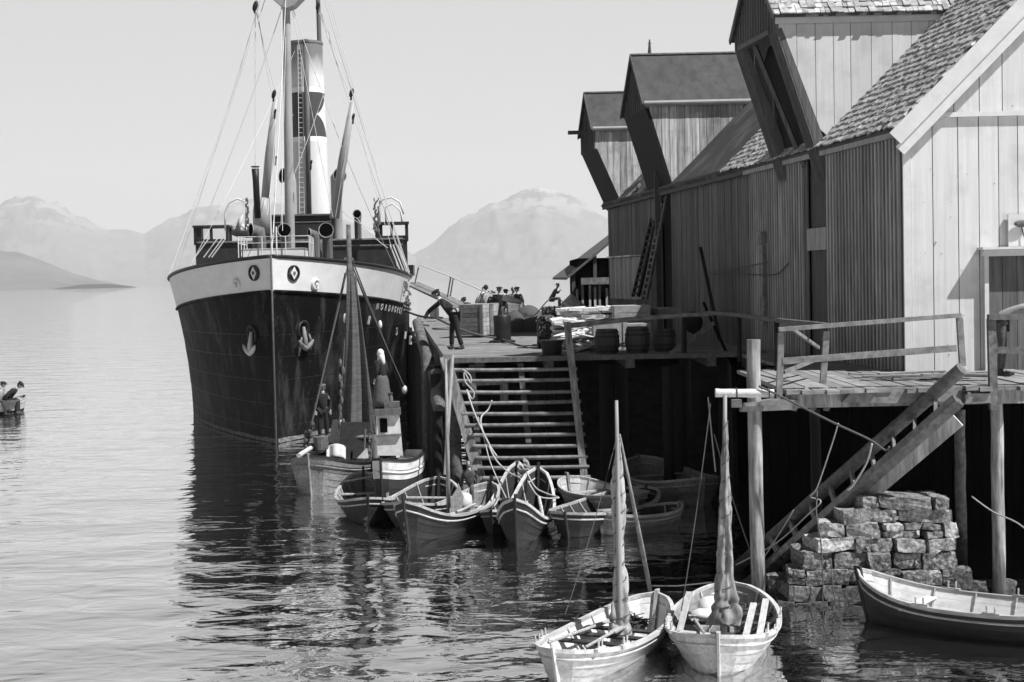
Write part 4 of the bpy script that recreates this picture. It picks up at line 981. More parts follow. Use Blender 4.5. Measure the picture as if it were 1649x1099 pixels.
# rigging
rg = MB(); T1 = at(461,-30,Ym)
def line(a, b, s_=.1, r_=.022): rg.tube(sag(a,b,s_,8), r_*.62, 4, caps=False)
for px, py, a, y, s_ in ((430,-10,8.5,-4.6,-1),(430,-10,9.5,-4.8,-1),(430,-10,10.5,-4.8,-1),(425,-20,12,-4.85,-1)): line(at(px,py,Ym), sp(a,y,zt(a)), .15, .02)
for px, py, a in ((520,-10,8.5),(520,-10,9.6),(524,-10,10.8),(528,-10,12),(516,20,13),(530,60,14)): line(at(px,py,Ym), sp(a,4.8,zt(a)), .2, .02)
line(at(411,22,Ym),at(411,272,Ym+.2),0); line(at(413,22,Ym),at(444,150,Ym)); line(at(415,22,Ym),at(437,150,Ym))
line(at(456,8,Ym),at(340,330,Ym-1),.2,.024); line(at(514,20,Ym),at(562,148,Ym)); line(at(518,22,Ym),at(568,148,Ym),.1,.018)
line(at(470,9,Ym),at(552,240,Ym)); line(at(552,240,Ym),at(640,440,Ym+2)); line(at(444,165,Ym),at(441,385,Ym-3),0,.018); line(at(446,165,Ym),at(430,350,Ym-2),.3)
line(at(525,140,Ym),at(470,290,Ym-1)); line(at(568,165,Ym),at(540,350,Ym)); line(at(460,60,Ym-.4),at(452,385,Ym-3),0,.02); line(at(453,12,Ym-.3),at(455,372,SY+3.5),0,.018)
line(at(568,158,Ym),at(640,430,Ym),.3,.018); line(at(470,12,Ym),at(536,350,Ym),.1,.018); line(at(480,70,fp.y),at(300,440,Ym-2),.3,.014); line(at(526,70,fp.y),at(655,440,Ym+4),.3,.014)
line(at(575,352,Ym),at(625,400,Ym),.1); line(at(545,335,Ym+3),at(600,370,Ym+4),.1)
line(at(461,-20,Ym),sp(.3,0,6.4),.2,.026)
obj('rigging', rg, m_wire, ship, True)
# port stays with light turnbuckles
for px in (332,340,345,318):
    m1 = MB(); m1.tube([at(px+18,385,60.5),at(px-4,415,60.5)],.024,5); obj('shroud_end', m1, m_trim, ship, True)
for px in (640,645,652): m1 = MB(); m1.tube([at(px-12,395,62),at(px+6,440,62)],.028,5); obj('shroud_end', m1, m_trim, ship, True)
# stern-side details at the quay: hanging fender net, gangplank
m1 = MB()
for k in range(34): m1.blob(at(655+random.uniform(-5,6),452+k*1.5,62),(random.uniform(.03,.08),.06,.05),rot=Matrix.Rotation(random.uniform(-1,1),3,'Y'))
obj('rope_fender', m1, m_rail, ship, True)
gp = thing('gangplank', at(700,478,62), 'slanting gangplank with thin handrails from the ship to the quay', 'gangplank')
a0, a1 = at(664,458,66), at(778,497,57)
a0 = at(662,456,66); a1 = at(745,494,60)
m1 = MB(); m1.beam(a0,a1,.7,.08); obj('plank', m1, m_rail, gp, True)
for (px,py,ph,Y) in ((668,457,431,65.6),(720,482,446,62),(724,484,448,62.4),(772,500,462,58.5)):
    m1 = MB(); m1.tube([at(px,py,Y),at(px+6,ph,Y)],.03,5); obj('stanchion', m1, m_log, gp, True)
m1 = MB(); m1.tube([at(676,427,65.6),at(726,446,62.2),at(776,468,58.5),at(800,476,56)],.025,5); obj('handrail', m1, m_trim, gp, True)
# mooring lines from the bow to the quay
ml = MB(); p, a = on_hull(652,500,1); ml.tube(sag(p, at(712,512,47), .1), .04, 6); tag(obj('mooring_rope', ml, m_ropedk, loc=at(712,512,47)), 'dark mooring rope from the bow of the ship to the quay edge', 'rope', 'mooring ropes on the quay')
ml = MB(); ml.tube(sag(at(702,512,45.2), at(806,545,47.5), .12), .035, 6); ml.tube(sag(at(806,546,47.5), at(875,568,41.5), .02), .03, 6); tag(obj('mooring_rope', ml, m_ropedk, loc=at(806,545,47.5)), 'long slack rope pulled by the stooping man across the quay', 'rope', 'mooring ropes on the quay')
# ================================================================ SMALL BOATS
def boat(lb, bow, stern, B, hm=.42, hb=.8, hs=.8, mat=None, inner=None, rim=None, rub=None, thw=3, ribs=7, tholes=(), ext=.08, full=.72, p=2.6, D=.22, fl=.62, strakes=6, cat='rowing boat', name='rowing_boat', group='small clinker boats moored by the quay', ends=None, floor=True, heel=0, mat_low=None, lowz=None, transom=False, thwmat=None):
    b3, s3 = (on(bow[0], bow[1], hb+ext), on(stern[0], stern[1], hs+ext)) if ends is None else ends
    d = Vector((b3.x-s3.x, b3.y-s3.y, 0)); L = d.length; mid = Vector(((b3.x+s3.x)/2,(b3.y+s3.y)/2,0))
    t_ = thing(name, mid, lb, cat, math.atan2(d.y, d.x), group); t_.rotation_euler = (heel,0,math.atan2(d.y,d.x))
    mat = mat or m_boat_mid; inner = inner or mat; rim = rim or m_rim
    def zr(t): return hm+((hb if t > 0 else hs)-hm)*abs(t)**p
    def pt(t, s, off=0):
        zk = -D*(1-.25*t**4); z = zk+(zr(t)-zk)*s**1.3; 
        wv = max(0,1-abs(t)**2.3)**full
        if transom and t < 0: wv = max(wv, .62+.38*(1-abs(t)**2))
        y = B/2*wv*max(s,0)**fl
        x = L/2*t*(1-(0 if (transom and t < 0) else .13)*(1-s)*abs(t)**3)
        return Vector((x, y+off, z))
    NT = 26; hull = MB(); inn = MB()
    S = [ (j/strakes)**.85 for j in range(strakes+1)]
    for side in (-1,1):
        for j in range(strakes):
            lo_m = 1 if (mat_low is not None and j < strakes*(lowz or .5)) else 0
            vs = []; vi = []
            for i in range(NT+1):
                t = -1+2*i/NT; e = min(1, (1-abs(t))*6) if not transom or t > 0 else 1
                a = pt(t,S[j],.016*e); b = pt(t,S[j+1],.002*e)
                ai = pt(t,S[j],-.014*e); bi = pt(t,S[j+1],-.02*e)
                if S[j] == 0: a.y = max(0,a.y-.016*e)*1; ai.y = 0
                for q in (a,b,ai,bi): q.y = max(q.y, 0.0)*side
                vs += [a, b]; vi += [ai, bi]
            fs = [(2*i,2*i+2,2*i+3,2*i+1) if side < 0 else (2*i+1,2*i+3,2*i+2,2*i) for i in range(NT)]
            hull.add(vs, fs, lo_m)
            # lower lap face
            lp = []
            for i in range(NT+1): lp += [vs[2*i], vi[2*i]]
            hull.add(lp, fs, lo_m)
            inn.add(vi, [f[::-1] for f in fs])
    h = obj('hull', hull, [mat, mat_low or mat], t_)
    h2 = obj('inner_planking', inn, inner, h)
    if transom:
        m1 = MB(); P_ = [pt(-1,s_) for s_ in [0,.15,.3,.5,.7,.85,1]]; P_ = P_+[Vector((q.x,-q.y,q.z)) for q in P_[::-1]]; m1.prism(P_[:-1], (.04,0,0)); fixn(obj('transom', m1, mat, t_))
    for side in (-1,1):
        m1 = MB(); P_ = [pt(-1+2*i/NT,1,0) for i in range(NT+1)]; P_ = [Vector((q.x,q.y*side,q.z)) for q in P_]
        vs = []
        for q in P_: vs += [q+Vector((0,side*.03,.025)), q+Vector((0,-side*.035,.025)), q+Vector((0,-side*.035,-.025)), q+Vector((0,side*.03,-.03))]
        fs = [(4*i+k,4*i+(k+1)%4,4*i+4+(k+1)%4,4*i+4+k) for i in range(NT) for k in range(4)]
        m1.add(vs, fs); fixn(obj('gunwale', m1, rim, t_))
        m1 = MB(); P_ = [pt(-1+2*i/NT,.86,.02) for i in range(NT+1)]; m1.tube([Vector((q.x,max(0,q.y)*side,q.z)) for q in P_], .02, 6); obj('rubbing_strake', m1, rub or rim, t_, smooth=True)
    for e, z_ in ((1,hb),(-1,hs)):
        if transom and e < 0: continue
        m1 = MB(); pr = [pt(e*.999,s_) for s_ in (0,.2,.4,.6,.8,1)]; pr.append(pr[-1]+Vector((e*.03*ext*8,0,ext)))
        top = [q+Vector((e*.05,0,0)) for q in pr]; bot = [q-Vector((e*.07,0,0)) for q in pr]
        vs = []
        for a, b in zip(top, bot): vs += [a+Vector((0,.016,0)), a-Vector((0,.016,0)), b-Vector((0,.03,0)), b+Vector((0,.03,0))]
        n = len(pr); fs = [(4*i+k,4*i+(k+1)%4,4*i+4+(k+1)%4,4*i+4+k) for i in range(n-1) for k in range(4)]+[(4*n-4,4*n-3,4*n-2,4*n-1),(3,2,1,0)]
        m1.add(vs, fs); fixn(obj('stem', m1, mat_low or mat, t_))
    for i in range(ribs):
        t = -.8+1.6*i/max(1,ribs-1); m1 = MB()
        m1.tube([Vector((0,0,0))+Vector((pt(t,s_).x,(pt(t,s_,-.035).y)*sd_,pt(t,s_).z+.01)) for sd_, s_ in [(-1,1),(-1,.8),(-1,.55),(-1,.3),(-1,.1),(1,.1),(1,.3),(1,.55),(1,.8),(1,1)]], .018, 5)
        obj('rib', m1, rim, t_)
    for i in range(thw):
        t = -.5+1.0*i/max(1,thw-1) if thw > 1 else 0; m1 = MB(); wy_ = pt(t,.8).y; z = zr(t)-.13; m1.box((pt(t,1).x,0,z),(.17,2*wy_+.03,.03)); obj('thwart', m1, thwmat or rim, t_)
    if floor:
        m1 = MB()
        for k in (-2,-1,0,1,2): m1.box((0,k*.11,-D+.15+abs(k)*.02),(L*.62,.1,.015))
        obj('floorboards', m1, inner, t_)
    for k, t in enumerate(tholes):
        for sd_ in (-1,1):
            q = pt(t,1); m1 = MB()
            for dx in (-.05,.07): m1.tube([Vector((q.x+dx,q.y*sd_,q.z)),Vector((q.x+dx,q.y*sd_*1.02,q.z+.15))],.014,6)
            m1.box((q.x+.01,q.y*sd_,q.z+.03),(.26,.05,.04)); obj('thole', m1, rim, t_)
    t_['_L'] = L; del t_['_L']
    t_.rotation_euler.x = heel
    bpy.context.view_layer.update()
    return t_, L, zr, pt
def oar(t_, a, b, mat=None):
    """an oar lying in a boat, own top-level thing, local a..b of the boat"""
    W = Matrix.Translation(t_.location) @ t_.rotation_euler.to_matrix().to_4x4(); a, b = W @ Vector(a), W @ Vector(b)
    m1 = MB(); m1.tube([a,a.lerp(b,.72),b], [.02,.024,.02], 7); d = (b-a).normalized(); m1.beam(a.lerp(b,.7), b+d*.02, .11, .022)
    return obj('oar', m1, mat or m_rim, loc=a)
def small_mast(t_, x, y, h, r_, lean=(0,0), mat=None, z0=-.1, nm='mast'):
    m1 = MB(); p = Vector((x,y,z0)); q = Vector((x+lean[0],y+lean[1],h)); m1.tube([p.lerp(q,i/6) for i in range(7)], [r_*(1-.5*i/6) for i in range(7)], 10); return obj(nm, m1, mat or m_spar, t_, smooth=True)
def furled(t_, x, y, z0, z1, rad, lean=(0,0), mat=None, nm='furled_sail', prof=None, ties=5, htot=None):
    m1 = MB(); n = 90; k = 44; vs = []; sd_ = random.uniform(0,50)
    htot = htot or z1; TP = [(j+.5)/ties+random.uniform(-.3,.3)/ties for j in range(ties)]
    for i in range(n+1):
        u = i/n; z = z0+(z1-z0)*u; r_ = rad*(prof(u) if prof else (1-.75*u)); tie = min(1, min(abs(u-q) for q in TP)*9+.8)
        r_ *= tie; cx, cy_ = x+lean[0]*z/htot, y+lean[1]*z/htot
        for j in range(k):
            a = 2*math.pi*j/k; f = 1+.3*noise.noise(Vector((math.cos(a)*1.6+sd_, math.sin(a)*1.6, u*7)))+.17*math.sin(a*4+u*6+sd_)+.13*math.sin(a*7-u*9)+.14*noise.noise(Vector((math.cos(a)*4, math.sin(a)*4, u*22+sd_)))+.26*abs(math.sin(a*2.5+u*7+2*noise.noise(Vector((u*6,sd_,1)))))-.13
            vs.append(Vector((cx+r_*f*math.cos(a), cy_+r_*f*math.sin(a), z+.03*math.sin(a*2+sd_))))
    m1.add(vs, [(i*k+j,i*k+(j+1)%k,(i+1)*k+(j+1)%k,(i+1)*k+j) for i in range(n) for j in range(k)]+[tuple(range(k-1,-1,-1)),tuple(n*k+j for j in range(k))])
    s = obj(nm, m1, mat or m_sail2, t_, smooth=True)
    m2 = MB(); P_ = []
    for q in range(130):
        u = q/129; a = q*.55; r_ = rad*(prof(u) if prof else (1-.75*u))*.98+.01; z = z0+(z1-z0)*u
        P_.append(Vector((x+lean[0]*z/htot+r_*math.cos(a), y+lean[1]*z/htot+r_*math.sin(a), z)))
    m2.tube(P_, .008, 5); obj('spiral_lashing', m2, m_ropedk, s)
    for j in range(ties):
        m2 = MB()
        u = TP[j]; z = z0+(z1-z0)*u; r_ = rad*(prof(u) if prof else (1-.75*u))*.72; cx, cy_ = x+lean[0]*z/htot, y+lean[1]*z/htot
        m2.tube([Vector((cx+r_*math.cos(q*.7),cy_+r_*math.sin(q*.7),z+.06*math.sin(q*.35))) for q in range(10)],.01,5)
        obj('sail_tie', m2, m_ropedk, s)
    return s
# --- the two near boats
n1, L1, zr1, pt1 = boat('nearest left boat, white inside, with a bare mast and a bundled sail', (889,1041), (1057,949), 1.36, hm=.36, hb=.52, hs=.55, mat=m_boat_light, inner=m_boat_white, rim=m_boat_light, rub=m_boat_light, thw=0, ribs=5, full=.6, p=2.2, ext=.06, fl=.5, tholes=(.45,.72))
for x in (.35,-.1,-.55): 
    m1 = MB(); m1.box((x,0,.27),(.16,1.22,.03)); obj('thwart', m1, m_log, n1)
small_mast(n1, -.25, .08, 3.68, .05, (-.02,0)); furled(n1, -.33, .05, .25, 3.1, .14, (-.03,0), M('bleached_sailcloth', .44, .05, .3, (9,9,3), .9, .5, stain=.4, sscale=4), prof=lambda u: .75-.4*u+.13*math.sin(u*11)+.9*max(0,.16-u)*3, ties=7)
m1 = MB(); W1 = n1.matrix_world.inverted(); q0 = W1 @ at(998,700,22.6); q1 = W1 @ at(1047,950,24.3); m1.tube([q0,q0.lerp(q1,.4),q0.lerp(q1,.7),q1], [.015,.028,.04,.035], 8, jit=.1); obj('sprit', m1, m_sail2, n1, smooth=True)
o = oar(n1,(1.5,.3,.5),(-.3,.1,.38)); tag(o,'pale oar lying forward in the nearest left boat beside its mast','oar','oars in the boats')
o = oar(n1,(1.3,-.35,.46),(-.9,-.3,.33)); tag(o,'oar along the shaded side of the nearest left boat','oar','oars in the boats')
n2, L2, zr2, pt2 = boat('nearest right boat with a tall mast wrapped in brown sailcloth', (1153,1018), (1176,932), 1.62, hm=.4, hb=.58, hs=.58, mat=m_boat_light, inner=m_boat_mid, rim=m_boat_light, rub=m_boat_light, thw=0, ribs=6, full=.55, p=2.4, ext=.06, fl=.48, tholes=(-.1,.35,.6))
for x in (.55,-.2,-.8):
    m1 = MB(); m1.box((x,0,.3),(.17,1.4,.03)); obj('thwart', m1, m_log, n2)
small_mast(n2, -.05, -.02, 3.72, .055, (.25,.1)); furled(n2, .0, 0, .35, 3.35, .19, (.2,.09), m_sail2, prof=lambda u: (.97-.9*u**.65)*(1+.10*math.sin(u*9+2)+.07*math.sin(u*23))+.05, ties=4, htot=3.72)
m1 = MB(); m1.blob((-.75,-.25,.42),(.28,.2,.16),n=12,m=8,jit=.03); m1.blob((-.5,-.3,.35),(.2,.25,.1),n=10,jit=.05); tag(obj('cloth_bundle', m1, m_boat_white, n2, smooth=True))
for k,(a,b) in enumerate([((1.0,.55,.4),(.2,.62,.75)),((.9,.35,.35),(.35,.45,.72)),((.4,-.62,.3),(.0,-.5,.8))]):
    m1 = MB(); m1.beam(a,b,.09,.03); obj('oar_rest', m1, m_boat_light, n2)
o = oar(n2,(1.4,-.2,.52),(-.4,-.5,.36)); tag(o,'oar lying along the inside of the nearest right boat','oar','oars in the boats')
m1 = MB(); m1.beam(at(1096,1018,21.9),at(1140,1022,21.6),.13,.025); tag(obj('bow_board', m1, m_boat_light, loc=at(1140,1022,21.6)),'pale short board laid across the bow of the nearest right boat','board')
rig = MB(); rig.tube(sag(at(1144,650,22.9),at(1097,985,22.3),.1),.008,4,caps=False); rig.tube(sag(at(1150,700,22.9),at(1215,905,26.4),.1),.008,4,caps=False); rig.tube(sag(at(1140,640,22.9),at(1152,760,22.9),.02),.012,5)
obj('stays', rig, m_ropedk, n2, True) if False else tag(obj('stay_ropes', rig, m_ropedk, loc=at(1097,985,22.3)), 'thin stay ropes coming down from the brown wrapped mast', 'rope', 'stay ropes of the near boats')
rig = MB(); rig.tube(sag(at(993,705,22.8),at(910,990,21.7),.1),.006,4,caps=False); rig.tube([at(1050,944,24.3),at(1090,944,25.2),at(1180,935,27)],.012,5)
tag(obj('stay_ropes', rig, m_ropedk, loc=at(1050,944,24.3)), 'thin ropes from the nearest left boat to the gangway foot', 'rope', 'stay ropes of the near boats')
# gear lying in the two near boats
random.seed(5)
def coil(t_, c, r_, mat, lb, n=4):
    m1 = MB(); P_ = []
    for k in range(n*12): a = k/12*2*math.pi; rr = r_*(1-.12*(k//12)); P_.append(Vector(c)+Vector((rr*math.cos(a)*(1+.1*math.sin(k)), rr*math.sin(a), .02*(k//12)+.012*math.sin(k*1.7))))
    m1.tube(P_, .013, 5); W = t_.matrix_world; m1.v = [W @ v for v in m1.v]
    return tag(obj('rope_coil', m1, mat, loc=W @ Vector(c)), lb, 'rope coil')
coil(n1,(1.25,-.1,.16),.16,m_rope,'pale rope coil in the forepart of the nearest left boat')
coil(n2,(1.25,.1,.18),.15,m_ropedk,'dark rope coil in the bow of the nearest right boat')
def bailer(t_, c, lb):
    W = t_.matrix_world; q = W @ Vector(c); m1 = MB(); m1.lathe([(.07,0),(.1,.16),(.092,.16),(.062,.01),(.0,.01)], q, 14, caps=False); m1.tube([q+Vector((.09,0,.14)),q+Vector((.2,.02,.22))],.012,6)
    return tag(obj('bailer', m1, m_log, loc=q, smooth=40), lb, 'bailer')
bailer(n1,(.75,.22,.12),'small wooden bailer on the boards of the nearest left boat'); bailer(n2,(.2,.3,.12),'small wooden bailer on the boards of the nearest right boat')
def netheap(t_, c, s_, lb):
    W = t_.matrix_world; m1 = MB()
    for k in range(46):
        a = [Vector(c)+Vector((random.gauss(0,s_*.5),random.gauss(0,s_*.4),max(0,random.gauss(.06,.05)))) for _ in range(4)]; m1.tube([W @ q for q in a], .009, 4)
    m1.blob(W @ Vector(c), (s_*.8,s_*.6,.09), 12, 6, jit=.12); return tag(obj('net_heap', m1, m_ropedk, loc=W @ Vector(c)), lb, 'net')
netheap(n1,(-1.15,-.1,.2),.3,'dark tangled net heap in the stern of the nearest left boat'); netheap(n3 if False else n2,(-1.1,.25,.22),.22,'dark net heap in the stern of the nearest right boat')
# --- right boat
n3, L3, zr3, pt3 = boat('dark hulled boat with a pale inside, cut by the right edge below the stone pier', None, None, 1.45, hm=.42, hb=.78, hs=.7, mat=m_boat_dark, inner=m_boat_white, rim=m_rim, rub=m_rim, thw=2, ribs=6, full=.62, p=3, ext=.05, ends=(at(1381,924,24.3), at(1800,985,22.0)), tholes=(-.2,.35), thwmat=m_boat_white, fl=.55)
# --- row at the steps
b1_, Lb, zb1, ptb1 = boat('small weathered boat with a high stern post, leftmost of the boats at the quay', (590,826), (584,784), 1.38, hm=.42, hb=.62, hs=.78, mat=m_boat_dark, inner=m_boat_mid, full=.55, p=2.5, ext=.12, thw=2, tholes=(-.1,), ends=(at(592,828,34.6), at(584,782,38.2)))
m1 = MB(); m1.beam((-1.2,-.5,.62),(-1.45,.5,.72),.1,.03); obj('stern_board', m1, m_rim, b1_)
b2_, *_ = boat('dark low boat with a thin pale rim half hidden behind the thin masted boat', None, None, 1.6, hm=.45, hb=.6, hs=.75, mat=m_boat_dark, inner=m_boat_dark, full=.55, ends=(at(650,822,33.8), at(706,770,37.0)), thw=2, tholes=(0,))
b3_, Lm, zr3_, pt3_ = boat('pale boat with a thin bare mast, full of gear, left of the high prowed boat', None, None, 1.3, hm=.42, hb=.92, hs=.75, mat=m_boat_dark, inner=m_boat_mid, rub=m_boat_light, full=.5, p=2.8, ends=(at(648,800,31.9), at(790,792,35.9)), thw=3, tholes=(.1,.5), ext=.15)
i3 = b3_.matrix_world.inverted(); q0, q1 = i3 @ at(723,850,34), i3 @ at(718,578,34)
m1 = MB(); m1.tube([q0,q0.lerp(q1,.5),q1],[.05,.045,.025],10); m1.lathe([(.11,0),(.1,.2),(.07,.22)], (q0.x,q0.y,q0.z), 10); obj('mast', m1, m_log_lit, b3_, smooth=True)
m1 = MB(); q0, q1 = i3 @ at(735,850,34.2), i3 @ at(738,770,34.4); m1.prism([i3 @ at(px,py,34.3) for px,py in ((737,785),(724,805),(728,838),(742,830),(747,800),(738,778))],(.05,.02,0)); obj('rudder_blade', m1, m_rim, b3_)
m1 = MB(); c = i3 @ at(742,800,34.8); c2 = i3 @ at(752,818,34.4); m1.tube([c,c.lerp(c2,.5)+Vector((0,0,.05)),c2],[.12,.2,.14],12); 
o = obj('sack', m1, m_canvas, loc=None, smooth=True); o.matrix_world = b3_.matrix_world; tag(o,'pale stuffed sack lying in the boat with the thin mast','sack')
for k,(a,b) in enumerate([((690,835),(735,830)),((735,825),(765,812)),((745,845),(775,815)),((700,850),(742,852)),((680,838),(712,846))]):
    m1 = MB(); m1.tube([i3 @ at(a[0],a[1],33.6), i3 @ at(b[0],b[1],34.4)],.03,7); obj('spar_piece', m1, m_rim, b3_)
b4_, Lx, z4, pt4 = boat('high prowed boat with white worn gunwales directly in front of the steps', None, None, 1.08, hm=.34, hb=1.0, hs=1.15, mat=m_boat_dark, inner=m_boat_dark, rim=m_boat_light, rub=m_boat_light, full=.48, p=2.3, ends=(at(827,800,31.3), at(866,760,35.3)), thw=1, tholes=(), ext=.1, strakes=6)
b4l, *_ = boat('slim boat with one bright worn gunwale just left of the high prowed boat', None, None, .85, hm=.36, hb=.55, hs=1.15, mat=m_boat_dark, inner=m_boat_dark, rim=m_boat_light, rub=m_boat_mid, full=.5, p=2.3, ends=(at(790,838,32.8), at(834,762,36.4)), thw=2, ext=.06)
i4 = b4_.matrix_world.inverted()
m1 = MB(); m1.lathe([(.0,.12),(.33,.1),(.37,0),(.22,-.1)], (.45,0,.2), 18); tag(obj('round_cover', m1, m_log, b4_, smooth=True))
m1 = MB()
for a,b in (((858,828),(866,868)),((872,815),(866,850)),((868,800),(876,840))): m1.tube([i4 @ at(a[0],a[1],33), i4 @ at(b[0],b[1],32.7)],.035,7)
obj('oar_blade', m1, m_boat_light, b4_)
m1 = MB(); c = Vector(i4 @ at(843,748,35.3))
for k in range(16): m1.tube([c+Vector((random.uniform(-.15,.1),math.sin(q)*.13,math.cos(q)*.13-.04*k*.6)) for q in (0,.9,1.8,2.7,3.6,4.5,5.4)],.016,5)
obj('rope_coil', m1, m_rope, b4_)
b5_, *_ = boat('low dark boat with light ribs and gunwale just right of the steps', None, None, 1.7, hm=.42, hb=.55, hs=.55, mat=m_boat_dark, inner=m_boat_dark, rub=m_boat_light, full=.5, p=2, ends=(at(908,846,32.2), at(1040,815,36.0)), thw=2, ribs=8, ext=.04)
b5b, *_ = boat('long narrow shaded boat with its end pointing right, behind the left bare mast', None, None, 1.2, hm=.4, hb=.5, hs=.5, mat=m_boat_mid, inner=m_boat_dark, full=.6, p=2, ends=(at(965,832,32.6), at(1096,832,33.6)), thw=1, ribs=4, ext=.05)
b6_, *_ = boat('boat with peeling white inside lying between the steps and the shaded boats', None, None, 1.5, hm=.48, hb=.7, hs=.6, mat=m_boat_mid, inner=m_boat_light, full=.5, p=2.2, ends=(at(915,784,37.0), at(1030,822,34.6)), thw=2, ext=.1)
b7_, *_ = boat('dim wide boat in deep shade under the quay', None, None, 1.9, hm=.5, hb=.85, hs=.7, mat=m_boat_mid, inner=m_boat_mid, full=.5, p=2, ends=(at(1030,764,39.6), at(1138,804,36.2)), thw=2, ext=.05)
# far left rowboat
fb_, Lf, *_ = boat('pale rowing boat with two people aboard, cut by the left edge on open water', None, None, 1.5, hm=.55, hb=.72, hs=.6, mat=m_boat_light, inner=m_boat_white, full=.55, p=2.4, ends=(at(41,652,68.5), at(-70,660,66)), thw=3, ext=.04, mat_low=m_boat_dark, lowz=.35)
tb = MB(); c = at(14,650,66.9); tb.lathe([(.2,-.35),(.33,-.05),(.42,.0),(.42,.05),(.3,.0)], c+Vector((0,0,.1)), 16); tag(obj('tub', tb, m_plank2, loc=c, smooth=40),'round wooden tub standing in the rowing boat at the left edge','tub')
# --- fishing smack
sk, Ls, zs_, pts_ = boat('decked fishing boat with a tall dark sail moored off the bow of the ship', None, None, 2.1, hm=.72, hb=1.05, hs=.85, mat=m_boat_mid, inner=m_boat_mid, rim=m_boat_dark, rub=m_boat_mid, full=.5, p=2.4, ends=(at(493,733,39.6), at(601,738,43.6)), thw=0, ribs=0, D=.5, cat='fishing boat', name='fishing_boat', group='fishing boats by the quay', ext=.05, floor=False, strakes=8, fl=.5)
I = sk.matrix_world.inverted(); A = lambda px,py,Y: I @ at(px,py,Y)
m1 = MB(); m1.grid(lambda u,v: Vector((pts_(-.95+1.9*u,.8).x, (2*v-1)*pts_(-.95+1.9*u,.8).y, .52+.12*abs(2*u-1))), 16, 4); obj('deck', m1, m_log, sk)
ms = A(570,745,42); mt_ = A(561,362,42)
m1 = MB(); m1.tube([ms.lerp(mt_,i/6) for i in range(7)], [.1,.1,.095,.09,.085,.075,.06], 12); obj('mast', m1, m_log, sk, smooth=True)
m1 = MB(); m1.tube([A(585,640,41.8),A(576,500,41.9),A(572,445,41.9)],[.05,.05,.04],8); obj('topmast', m1, m_log, sk)
# furled triangular sail
sl = MB(); n = 26; k = 22; vs = []
for i in range(n+1):
    u = i/n; py = 425+u*283; xl = 561-u*12; xr = 566+ (u**.8)*40
    for j in range(k+1):
        v = j/k; px = xl+(xr-xl)*v; Yd = 41.5+.12*math.sin(v*9+u*2)*u+.05*math.sin(v*23+u*5)*u+.1*v; vs.append(A(px, py-6*math.sin(v*3.1)*u+(6*math.sin(v*11) if i == n else 0), Yd))
sl.add(vs, [(i*(k+1)+j,(i+1)*(k+1)+j,(i+1)*(k+1)+j+1,i*(k+1)+j+1) for i in range(n) for j in range(k)])
so_ = obj('sail', sl, m_sail, sk, smooth=True); sf = so_.modifiers.new('thick','SOLIDIFY'); sf.thickness = .03
m1 = MB(); m1.tube([A(552,705,41.2),A(612,703,41.6)],.05,8); obj('boom', m1, m_log, sk)
m1 = MB(); m1.tube([A(481,734,39.0),A(500,722,40)],.06,8); obj('bowsprit', m1, m_canvas, sk)
m1 = MB(); m1.hexa([A(546,748,41),A(600,748,41.6),A(604,744,43),A(550,744,42.6)],[A(548,680,41),A(600,680,41.6),A(604,678,43),A(552,678,42.6)]); cb_ = fixn(obj('cabin', m1, m_boat_dark, sk))
m1 = MB(); m1.hexa([A(529,714,42.3),A(558,714,42.4),A(560,714,43.2),A(531,714,43)],[A(536,676,42.3),A(558,676,42.4),A(560,676,43.2),A(538,676,43)]); fixn(obj('companionway', m1, m_boat_white, sk))
m1 = MB(); m1.prism([A(px,py,40.6) for px,py in ((575,738),(590,722),(592,738))],(.05,.05,0)); fixn(obj('painted_panel', m1, m_boat_white, sk))
cv = MB(); 
cv.grid(lambda u,v: A(525+u*32, 722+v*20-6*math.sin(u*3), 40.2-v*.3+.12*math.sin(u*9)), 10, 6); o = obj('canvas_cover', cv, m_canvas, sk, smooth=True); o.modifiers.new('thick','SOLIDIFY').thickness = .04
m1 = MB(); m1.lathe([(.2,0),(.2,.3),(.17,.3)], A(517,722,40.2), 14); obj('hatch', m1, m_log, sk)
m1 = MB()
for k in range(26): m1.blob(A(500+random.uniform(-9,8),700+random.uniform(-18,26),40.1+random.uniform(0,.3)),(.06,.06,.07),n=6,m=4)
for a,b in (((560,430),(492,720)),((562,432),(545,700)),((556,440),(498,700))): m1.tube(sag(A(a[0],a[1],42),A(b[0],b[1],40.2 if b[0]<510 else 41),.05),.022,5)
for a,b in (((566,425),(648,628)),((568,430),(655,632)),((560,400),(640,600)),((556,600),(535,712)),((553,560),(548,690))): m1.tube(sag(A(a[0],a[1],42),A(b[0],b[1],42.6),.05),.02,5)
obj('rigging', m1, m_ropedk, sk)
for (q_, s_) in ((A(652,628,42.6),(.09,.09,.12)),(A(556,513,42),(.06,.06,.14)),(A(612,523,42.3),(.06,.06,.12))): m1 = MB(); m1.blob(q_, s_); obj('pulley_block', m1, m_boat_white, sk, smooth=True)
m1 = MB()
for k in range(9): m1.blob(A(550+random.uniform(-3,3),585+k*12,41.2),(.05,.05,.12),n=6,m=4)
obj('tackle', m1, m_log, sk)
m1 = MB(); 
for px in (595,600,588,606): m1.tube([A(px,690+random.uniform(0,10),41),A(px+random.uniform(-4,4),748,41)],.03,6)
for k in range(8): m1.blob(A(600+random.uniform(-8,8),705+random.uniform(0,30),41),(.08,.06,.08),n=6,m=4)
obj('deck_gear', m1, m_plank2, sk)
pm = MB(); a_ = at(606,790,39.6); pm.tube([Vector((a_.x,a_.y,-1)), at(605,700,39.6)],.09,10); tag(obj('mooring_post', pm, m_log, loc=Vector((a_.x,a_.y,0)), smooth=True),'dark mooring post in the water between the sail boat and the white cabin boat','post')
